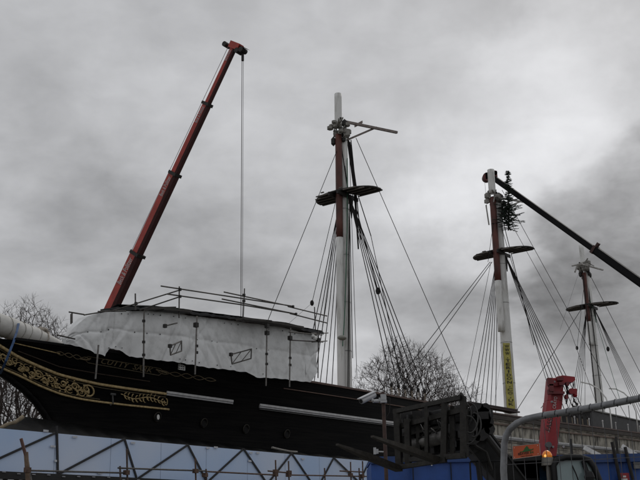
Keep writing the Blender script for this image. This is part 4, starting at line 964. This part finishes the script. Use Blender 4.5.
# ------------------------------------------------------------------ telehandler
TX = mat('grimy_steel', (.026, .024, .021), .75, .5, 9, .2, bump=.3); TXd = mat('grimy_black', (.014, .013, .013), .6, .5, 8, .1, bump=.2)
mach = mat('machine_black', (.012, .012, .013), .5, .4, 3, spec=.3)
T0 = v3(pix(560, 470, 14.5)[0], 14.6, 0)
TH_ = empty('telehandler', T0); tag(TH_, 'black telehandler with raised fork carriage and amber beacon behind the wire fence', 'telehandler')
YR, YL = 12.6, 14.0
def cp_(x, y, dy=0):   # point on the carriage, the right end nearer
    t = (x - 396) / 70; return pix(x, y, YL + (YR - YL) * t + dy)
def pb(mb, a, b, wpx, th=.04, dy=0):
    """flat bar between two carriage points, wpx wide"""
    A, B_ = cp_(*a, dy), cp_(*b, dy); d = unit(B_ - A); fwd = unit(v3(-.45, -1, 0)); sd__ = unit(np.cross(d, fwd)) * (wpx / 2 * YR / F_PX); mb.beam(A, B_, sd__, fwd * th)
CG = None
mb = M(); pb(mb, (394, 412), (461, 397.5), 4.6, .05); CG = build(mb, 'fork_carriage', TX, TH_); CG['label'] = 'grimy steel fork carriage frame'
def part(nm, bars, m_=TX, par=None):
    for (a, b, w_, dy, th) in bars:
        mb = M(); pb(mb, a, b, w_, th, dy); build(mb, nm, m_, par or CG)
part('carriage_bar', [((398, 427), (462, 410), 5, .12, .05), ((404, 460), (466, 455.5), 5, .0, .05), ((398, 467.5), (446, 460), 4.5, -.05, .05), ((400, 436), (446, 426), 3, .25, .04)])
part('upright', [((397, 409), (399.5, 469), 6.5, 0, .05), ((407.5, 419), (408.5, 466), 6, -.04, .04), ((426.5, 406), (427, 454), 3.6, -.08, .03), ((445, 403), (444, 458), 6, -.03, .04), ((464, 402), (464.4, 457), 6.5, 0, .05), ((453, 406), (452.5, 456), 4.5, .15, .03), ((418, 416), (419, 458), 4, .2, .03)], TX)
# hooked top bracket at the near end
mb = M(); mb.plate([cp_(459.3, 402), cp_(459, 395), cp_(461, 391.5), cp_(463.5, 395), cp_(466.3, 397), cp_(467, 409), cp_(463, 409), cp_(462.5, 403)], v3(.02, .12, 0)); build(mb, 'lifting_bracket', TX, CG)
# forks
FRK = [((437.5, 460.5), (372, 436.5), .85, 'fork'), ((399, 469), (337, 444.5), .85, 'fork')]
for (a, b, dy, nm) in FRK:
    A = cp_(*a, -.08); B_ = pix(b[0], b[1], A[1] - dy); mb = M(); d = unit(B_ - A); sdv = unit(np.cross(d, v3(0, 0, 1)))
    mb.beam(A, A + (B_ - A) * .55, sdv * .065, v3(0, 0, .035)); mb.beam(A + (B_ - A) * .55, B_, sdv * .064, v3(0, 0, .034), taper=.35); build(mb, nm, mat('fork_steel', (.05, .045, .039), .6, .5, 9, .4, bump=.2), CG)
# ram and innards
mb = M(); mb.tube([cp_(409, 446, .3), cp_(430, 440, .3)], .075, 12); mb.tube([cp_(430, 440, .3), cp_(446, 435.5, .3)], .095, 12); build(mb, 'ram', mat('ram_grey', (.14, .135, .13), .5, .4, 8, .5), CG, smooth=True)
mb = M(); r = random.Random(13)
for i in range(70):
    p = cp_(r.uniform(404, 462), r.uniform(414, 453), r.uniform(.35, .75)); mb.box(p, (r.uniform(.05, .22), r.uniform(.05, .2), r.uniform(.05, .26)), r.uniform(0, 1.5))
mb.plate([cp_(404, 420, .7), cp_(414, 415, .7), cp_(462, 404, .7), cp_(464, 450, .7), cp_(446, 452, .7), cp_(420, 455, .7)], v3(0, .1, 0)); build(mb, 'backplate', TXd, CG)
mb = M()
for i in range(6):
    x0, y0 = r.uniform(412, 455), r.uniform(414, 425); mb.tube([cp_(x0, y0, .2), cp_(x0 + r.uniform(2, 9), y0 + 12, .15), cp_(x0 + r.uniform(-5, 8), y0 + r.uniform(20, 30), .2)], .014, 5)
for k, (cx0, cy0, rx, ry) in enumerate(((470, 418, 8, 15), (474, 425, 7, 12), (468, 430, 9, 14), (465, 415, 6, 12))):
    mb.tube([pix(cx0 + rx * math.cos(a_), cy0 + ry * math.sin(a_), 12.5 + .05 * k) for a_ in np.linspace(-1.7, 1.9, 12)], .011, 5)
for i in range(5): p = (r.uniform(420, 455), r.uniform(415, 445)); mb.tube([cp_(p[0], p[1], .1), cp_(p[0] + 6, p[1] + r.uniform(-6, 8), .05)], .01, 5)
build_each(mb, 'hose', mat('hose_grey', (.022, .021, .02), .5, .5, 6), CG)
# coupler head
mb = M()
for (x, y, rr_) in ((476, 411, .09), (482, 415, .085), (486, 423, .08), (480, 420, .12), (475, 425, .1), (484, 409, .06), (488, 430, .07), (478, 432, .13), (471, 438, .1)):
    c = pix(x, y, 12.9); mb.tube([c - v3(0, .14, 0), c + v3(0, .16, 0)], rr_, 10)
for i in range(26):
    p = pix(r.uniform(469, 489), r.uniform(408, 440), r.uniform(12.75, 13.1)); mb.box(p, (r.uniform(.04, .14), .1, r.uniform(.04, .16)), r.uniform(-.5, .5))
mb.plate([pix(468, 438, 12.9), pix(474, 405, 12.9), pix(484, 406, 12.9), pix(490, 420, 12.9), pix(488, 436, 12.9), pix(484, 448, 12.9), pix(470, 455, 12.9)], v3(0, .25, 0)); hd_ = build(mb, 'boom_head', TXd, TH_)
# boom
mb = M(); a1, a2 = pix(476, 440, 13.05), pix(505, 478, 13.5); d = unit(a2 - a1); pr = unit(np.cross(d, v3(0, 1, 0)))
mb.beam(a1, a1 + (a2 - a1) * 2.6, pr * .17, v3(0, .19, 0)); bm_ = build(mb, 'boom', mat('boom_grey', (.028, .028, .029), .55, .4, 4, spec=.3), TH_)
mb = M(); mb.beam(a1 + pr * .173, a1 + (a2 - a1) * 2.5 + pr * .173, pr * .01, v3(0, .22, 0)); mb.beam(a1 - pr * .173, a1 + (a2 - a1) * 2.5 - pr * .173, pr * .01, v3(0, .22, 0)); build_each(mb, 'flange', mat('edge_grey', (.05, .05, .052), .5, .3, 6), bm_)
mb = M(); mb.tube([pix(487, 436, 12.8), pix(503, 457, 12.9)], .04, 8); mb.tube([pix(468, 436, 12.8), pix(476, 446, 12.8), pix(486, 452, 12.9), pix(492, 470, 13)], .02, 6); build_each(mb, 'hydraulic_pipe', mat('hose_grey', (.05, .048, .045)), bm_)
# body, cab, wheels
mb = M()
bx0, bx1 = pix(500, 470, 14.2)[0], pix(556, 470, 14.2)[0]
zt_ = pix(530, 459, 13.9)[2]
mb.plate([v3(bx0 + .05, 14.0, .8), v3(bx0 + .95, 14.0, .8), v3(bx0 + .95, 14.0, zt_ - .05), v3(bx0 + .55, 14.0, zt_ - .05), v3(bx0 + .3, 14.0, zt_ - .28), v3(bx0 + .05, 14.0, zt_ - .6)], (0, .9, 0))
mb.box((bx0 + 1.1, 15.0, .85), (3.4, 1.5, .5)); build(mb, 'body', mach, TH_)
mb = M()
mb.box(pix(513, 474, 14.1), (.62, .5, .42)); mb.box(pix(526, 468, 14.1), (.5, .5, .3))
for i in range(10): mb.box(pix(r.uniform(508, 548), r.uniform(459, 474), 13.95), (r.uniform(.08, .3), .1, r.uniform(.04, .14)))
build(mb, 'engine_cover', TXd, TH_)
mb = M(); q = pix(545.5, 474, 13.85); mb.box(q, (.17, .03, .17)); build(mb, 'window', mat('window_blue', (.03, .07, .13), .15, .2, 5), TH_)
# cab: frame bars round sloping glass
CY0, CY1 = 13.3, 14.5
zc_ = pix(575, 458, CY0)[2]
prof = [(555, 480), (553.5, 466), (557, 460), (566, 457.2), (580, 457.2), (589, 460), (594, 467), (600, 482)]
P3 = [pix(x, y, CY0) for x, y in prof]; P3[0] = v3(P3[0][0], CY0, 1.0); P3[-1] = P3[-2] + (P3[-1] - P3[-2]) * ((P3[-2][2] - 1.0) / (P3[-2][2] - P3[-1][2]))
mb = M()
for dy in (0, CY1 - CY0): mb.tube([p + v3(0, dy, 0) for p in P3], .042, 6)
for p in P3[1:-1]: mb.tube([p, p + v3(0, CY1 - CY0, 0)], .035, 6)
mid_ = [pix(583, 461, CY0 - .01), pix(590, 481, CY0 - .01)]; mb.tube([mid_[0], mid_[1] + (mid_[1] - mid_[0]) * 1.1], .03, 6); cab = build(mb, 'cab', mach, TH_, smooth=True)
mb = M(); mb.plate([pix(509, 459, CY0 + .1), pix(514, 457, CY0 + .1), pix(566, 455.6, CY0 + .1), pix(566, 459, CY0 + .1), pix(511, 461.5, CY0 + .1)], v3(0, 1.0, 0)); build(mb, 'roof', mach, TH_)
mb = M(); mb.grid([[p + v3(0, .0, .03), p + v3(0, CY1 - CY0, .03)] for p in P3[1:6]]); build(mb, 'cab_roof', mach, cab)
gl = mat('cab_glass', (.20, .27, .28), .12, .15, 2, col2=(.26, .33, .34))
mb = M(); mb.plate([p + v3(0, .03, 0) for p in P3], (0, .01, 0)); build(mb, 'window', gl, cab)
mb = M(); mb.grid([[P3[-3], P3[-3] + v3(0, CY1 - CY0, 0)], [P3[-2], P3[-2] + v3(0, CY1 - CY0, 0)], [P3[-1], P3[-1] + v3(0, CY1 - CY0, 0)]]); build(mb, 'windscreen', gl, cab)
mb = M(); q = pix(589.5, 477, CY0 - .12); mb.ball(q, .07, 8, (1, .4, 1.2)); mb.tube([q, pix(583, 466, CY0)], .012, 5); build(mb, 'mirror', mach, cab)
mb = M(); mb.tube([pix(571, 463, CY0 + .05), pix(576, 474, CY0 - .03), pix(578.5, 481, CY0 - .03)], .008, 4); build(mb, 'wiper', mach, cab)
q = pix(547.3, 458.5, 13.4)
mb = M(); mb.tube([q - v3(0, 0, .09), q + v3(0, 0, .012)], [.085, .075], 14); mb.tube([q - v3(0, 0, .6), q - v3(0, 0, .09)], .03, 6); bc = build(mb, 'beacon', mat('beacon_base', (.22, .21, .19), .6, .2, 6), TH_)
mb = M(); mb.tube([q + v3(0, 0, .012), q + v3(0, 0, .05), q + v3(0, 0, .085), q + v3(0, 0, .105)], [.066, .064, .045, .012], 14)
build(mb, 'lens', mat('amber', (.75, .20, .02), .25, .2, 20, emit=(1, .32, .03, .16)), bc, smooth=True)
mb = M(); mb.ball(q + v3(-.03, -.045, .03), .022, 8); build(mb, 'lamp_glow', mat('amber_lit', (1, .6, .2), .4, .1, 5, emit=(1, .5, .12, .8)), bc)
for sx, dy in ((.2, -.1), (2.6, -.1), (.2, 1.9), (2.6, 1.9)):
    mb = M(); c = v3(bx0 + sx, 13.9 + dy, .6); mb.tube([c - v3(0, .2, 0), c + v3(0, .2, 0)], .6, 22); wh = build(mb, 'wheel', mat('tyre', (.015, .015, .015)), TH_); mb = M(); mb.tube([c - v3(0, .21, 0), c + v3(0, .21, 0)], .28, 14); build(mb, 'rim', darkm, wh)
mb = M(); mb.tube([pix(478, 462, 13), pix(481, 486, 13)], .035, 8); mb.tube([pix(470, 462.5, 13), pix(471, 486, 13)], .012, 6); mb.tube([pix(487, 464, 13), pix(488, 486, 13)], .014, 6); mb.tube([pix(494, 463, 13), pix(495, 486, 13)], .012, 6); mb.tube([pix(470, 461.8, 13), pix(501, 461, 13)], .012, 6); build_each(mb, 'stabiliser_frame', mach, TH_)

# ------------------------------------------------------------------ red loader crane
YC = 17.0
LC = empty('loader_crane', v3(pix(550, 470, YC)[0], YC, 0)); tag(LC, 'red folding loader crane standing up behind the telehandler cab', 'crane')
lred = mat('loader_red', (.29, .012, .020), .4, .2, 2.5, spec=.45)
def quadbeam(mb, pts, dpt, y=YC): mb.plate([pix(x, yy, y) for x, yy in pts], v3(0, dpt, 0))
mb = M(); A, B_ = pix(558, 386, YC), pix(551, 470, YC); d = unit(B_ - A); wv = v3(1, 0, .0) * .175; B2_ = A + d * (A[2] - .9) / -d[2]
# tapering outer column with a bevelled edge profile
def column(mb, xa0, xa1, ya, xb0, xb1, yb, yfront, dpt, bev=.04):
    ra = [pix(xa0, ya, yfront), pix(xa1, ya, yfront)]; rb = [pix(xb0, yb, yfront), pix(xb1, yb, yfront)]
    def prof(r): l_, r_ = r; return [l_ + v3(0, bev, 0), l_ + v3(bev, 0, 0), r_ - v3(bev, 0, 0), r_ + v3(0, bev, 0), r_ + v3(0, dpt, 0), l_ + v3(0, dpt, 0)]
    vs = prof(ra) + prof(rb); mb.add(vs, [tuple(range(6)), tuple(range(6, 12))[::-1]] + [(j, 6 + j, 6 + (j + 1) % 6, (j + 1) % 6) for j in range(6)])
column(mb, 548, 563.5, 400, 541.8, 557, 458, YC, .40, .07); bmr = build(mb, 'outer_boom', lred, LC)
mb = M(); column(mb, 541.5, 560, 458.2, 540, 560, 520, YC + .01, .45); column(mb, 536, 566, 505, 534, 568, 536, YC - .1, .8); build(mb, 'base_column', lred, LC)
mb = M(); column(mb, 550, 564.5, 378, 548, 563.3, 399.8, YC + .03, .34, .05); build(mb, 'inner_boom', lred, LC)
mb = M(); quadbeam(mb, [(553, 381), (557, 376.5), (563, 375.3), (574.5, 376.7), (575.5, 380), (572.5, 382.3), (566, 382), (563, 385), (555, 386)], .34, YC - .03); build(mb, 'boom_tip', lred, LC)
mb = M()
for (x, y, w_, h_, yy) in ((550.5, 383, .10, .10, -.08), (551, 388, .07, .12, -.08), (549.6, 392, .06, .08, -.06), (561, 384, .08, .05, -.07), (557, 393, .24, .04, -.03), (549.5, 380.5, .08, .08, -.05), (560, 379, .1, .06, -.08), (566.3, 397, .04, .07, -.02), (567, 384, .05, .06, 0)): mb.box(pix(x, y, YC + yy), (w_, .1, h_))
build(mb, 'boom_fitting', mat('loader_dark_red', (.13, .010, .014), .45, .3, 5), LC)
mb = M()
for (x, y) in ((554, 382), (559.5, 383.5), (551.5, 402), (563, 447), (552.5, 447)): q = pix(x, y, YC); mb.tube([q - v3(0, .05, 0), q], .018, 8)
build_each(mb, 'bolt', mat('bolt_pale', (.3, .3, .32)), LC)
q = pix(573, 388, YC + .1); mb = M(); mb.tube([pix(573, 381, YC + .1), q], .008, 5); mb.tube([pix(574.3, 381, YC + .1), pix(574.3, 388, YC + .1)], .008, 5); build_each(mb, 'hoist_rope', ropel, LC)
mb = M(); mb.box(q - v3(0, 0, .06), (.10, .08, .09), .3); mb.tube([q + v3(-.04, -.06, -.06), q + v3(-.04, .06, -.06)], .05, 10); mb.ball(q + v3(.02, 0, -.12), .045, 8); hb_ = build(mb, 'hook_block', mat('loader_red', (.29, .012, .020)), LC)
mb = M(); mb.tube([q + v3(0, 0, -.18), q + v3(.0, 0, -.23), q + v3(.045, 0, -.27), q + v3(.03, 0, -.32), q + v3(-.03, 0, -.31), q + v3(-.045, 0, -.27)], .016, 6); build(mb, 'hook', darkm, hb_)
mb = M()
for k, (xa, ya, xb, yb) in enumerate(((565.5, 384, 566.5, 398), (566.8, 386, 566.2, 404))): mb.tube([pix(xa, ya, YC + .1), pix((xa + xb) / 2 + 1.2, (ya + yb) / 2, YC + .1), pix(xb, yb, YC + .1)], .014, 5)
build_each(mb, 'hose', rope, LC)
def ltxt(txt, p0, p1, h, m_, lean=0):
    A, B_ = pix(*p0, YC - .012), pix(*p1, YC - .012); d = unit(B_ - A); upv = unit(np.cross(d, v3(0, -1, 0))); upv = upv if upv[0] < 0 else -upv
    build(text_mesh(txt, lambda x, y, z: A + (B_ - A) * x + upv * (y * h) - v3(0, z, 0), .006), 'lettering', m_, LC)
ltxt('CRAYO', (555.6, 409), (557.4, 397), .055, mat('letter_white', (.55, .52, .52)))
ltxt('FASSI', (550.4, 431.5), (553.0, 418), .085, mat('letter_black', (.012, .01, .01), .5, .2, 5))
ltxt('FASSI', (549.1, 432.3), (551.6, 418.8), .012, mat('letter_white', (.55, .52, .52)))
mb = M(); q = pix(548.3, 445, YC - .05); mb.tube([q - v3(0, .05, 0), q + v3(0, .05, 0)], .05, 12); mb.tube([q - v3(0, 0, .15), q], .02, 6); build(mb, 'work_lamp', mat('lamp_grey', (.10, .10, .105), .4, .2, 6, .3), LC)

# ------------------------------------------------------------------ wire fence panel in the foreground
galv = mat('galvanised', (.20, .205, .215), .5, .3, 22, .4, bump=.1)
FA = pix(507, 470, 4.45); 
def fpt(x, y):     # point on the panel plane: depth follows the picture column
    Y_ = 4.45
    for _ in range(20):
        p = pix(x, y, Y_); Y_ = 4.45 + (p[0] - FA[0]) * (-.62)
    return pix(x, y, Y_)
FP = empty('wire_fence_panel', (FA[0], FA[1], 0)); tag(FP, 'galvanised wire mesh site fence panel with rounded top corner in the foreground', 'fence')
pl_ = [(503.5, 470), (504, 455), (504.3, 444), (506, 436), (510, 429), (517, 423), (526, 419), (540, 416), (560, 413), (600, 406), (640, 398.2), (700, 386)]
pts = [fpt(*q) for q in pl_]; pts = [v3(pts[0][0], pts[0][1], .12)] + pts
zt_top = float(np.mean([p[2] for p in pts[8:]]))
mb = M(); mb.tube(pts, .0148, 12); build(mb, 'frame', galv, FP, smooth=True)
mb = M(); e = pts[-1]; mb.tube([e, v3(e[0] + .02, e[1], .12)], .0165, 10); build(mb, 'frame', galv, FP, smooth=True)
fd = unit(v3(pts[-1][0] - pts[1][0], pts[-1][1] - pts[1][1], 0)); Lf = np.hypot(pts[-1][0] - pts[1][0], pts[-1][1] - pts[1][1])
tx_ = [np.dot(v3(p[0], p[1], 0) - v3(pts[1][0], pts[1][1], 0), fd) for p in pts[1:]]; tz_ = [p[2] for p in pts[1:]]
nw = 0; x = .045; r = random.Random(17)
while x < Lf - .02 and nw < 60:
    zt = np.interp(x, tx_, tz_); b_ = v3(pts[1][0], pts[1][1], 0) + fd * x; mb = M(); dx = fd * r.uniform(-.003, .003)
    mb.tube([v3(b_[0], b_[1], .2), v3(b_[0], b_[1], zt - .02) + dx], .0016, 4); build(mb, 'wire', wirem, FP)
    if x > .15:
        mb = M(); c = v3(b_[0], b_[1], zt) + dx; n_ = unit(np.cross(fd, v3(0, 0, 1))); mb.tube([c + n_ * .0158 * math.cos(a_) + v3(0, 0, 1) * .0158 * math.sin(a_) + fd * .006 * a_ / 3 for a_ in np.linspace(-.5, 5.8, 14)], .0019, 4); build(mb, 'wire_clip', mat('clip_dark', (.05, .05, .055), .5, .3, 9, .5), FP)
    x += .052; nw += 1
for z in (.5, 1.15, fpt(560, 461.5)[2]):
    mb = M(); mb.tube([v3(pts[1][0], pts[1][1], z), v3(pts[1][0], pts[1][1], z) + fd * Lf], .0017, 4); build(mb, 'wire', wirem, FP)
mb = M(); mb.box((FA[0], FA[1], .07), (.7, .24, .14), 1.2); tag(build(mb, 'fence_foot', mat('foot_concrete', (.22, .21, .2), .9, .2, 6)), 'concrete foot block under the left post of the wire fence panel', 'fence foot')
# orange hire sign on the fence
n_ = unit(np.cross(fd, v3(0, 0, 1))); n_ = n_ if n_[1] < 0 else -n_
Q = [fpt(514.3, 446.5) + n_ * .02, fpt(541.2, 443.8) + n_ * .02, fpt(542, 455.7) + n_ * .02, fpt(514.8, 459.3) + n_ * .02]
SGN = empty('hire_sign', v3(*Q[3])); tag(SGN, 'small orange sign with green emblem and dark lettering wired to the fence', 'sign')
mb = M(); mb.plate(Q, -n_ * .003); build(mb, 'board', mat('sign_orange', (.48, .085, .025), .5, .15, 9), SGN)
def sq(x, y, o=.0): t = Q[0] * (1 - x) * y + Q[1] * x * y + Q[2] * x * (1 - y) + Q[3] * (1 - x) * (1 - y); return t + n_ * (.0012 + o)
for k, (a_, b_) in enumerate(((0, 1), (1, 2), (2, 3), (3, 0))):
    mb = M(); mb.tube([Q[a_], Q[b_]], .0012 + .0001 * k, 4); build(mb, 'edge', mat('sign_edge', (.35, .30, .27), .6, .2, 9), SGN)
em = [(.24, .46), (.30, .52), (.36, .50), (.41, .58), (.45, .72), (.50, .86), (.54, .90), (.57, .82), (.60, .66), (.66, .60), (.72, .60), (.77, .66), (.75, .55), (.66, .50), (.58, .46), (.4, .45)]
mb = M(); mb.plate([sq(x, y) for x, y in em], n_ * .0012); build(mb, 'emblem', mat('sign_green', (.02, .10, .02), .6, .2, 9), SGN)
build(text_mesh('BEAVER', lambda x, y, z: sq(.20 + .40 * x, .24 + .18 * y, z), .001), 'lettering', mat('sign_black', (.03, .012, .01), .6, .2, 9), SGN)
build(text_mesh('84', lambda x, y, z: sq(.63 + .13 * x, .25 + .20 * y, z), .001), 'lettering', mat('sign_green', (.02, .10, .02)), SGN)
build(text_mesh('HIRE CENTRES', lambda x, y, z: sq(.30 + .42 * x, .08 + .07 * y, z), .001), 'lettering', mat('sign_black', (.03, .012, .01)), SGN)
mb = M()
for x, y in ((.07, .85), (.93, .85), (.07, .12), (.93, .15)): mb.tube([sq(x, y), sq(x, y, .002)], .0016, 6)
build_each(mb, 'fixing', white, SGN)
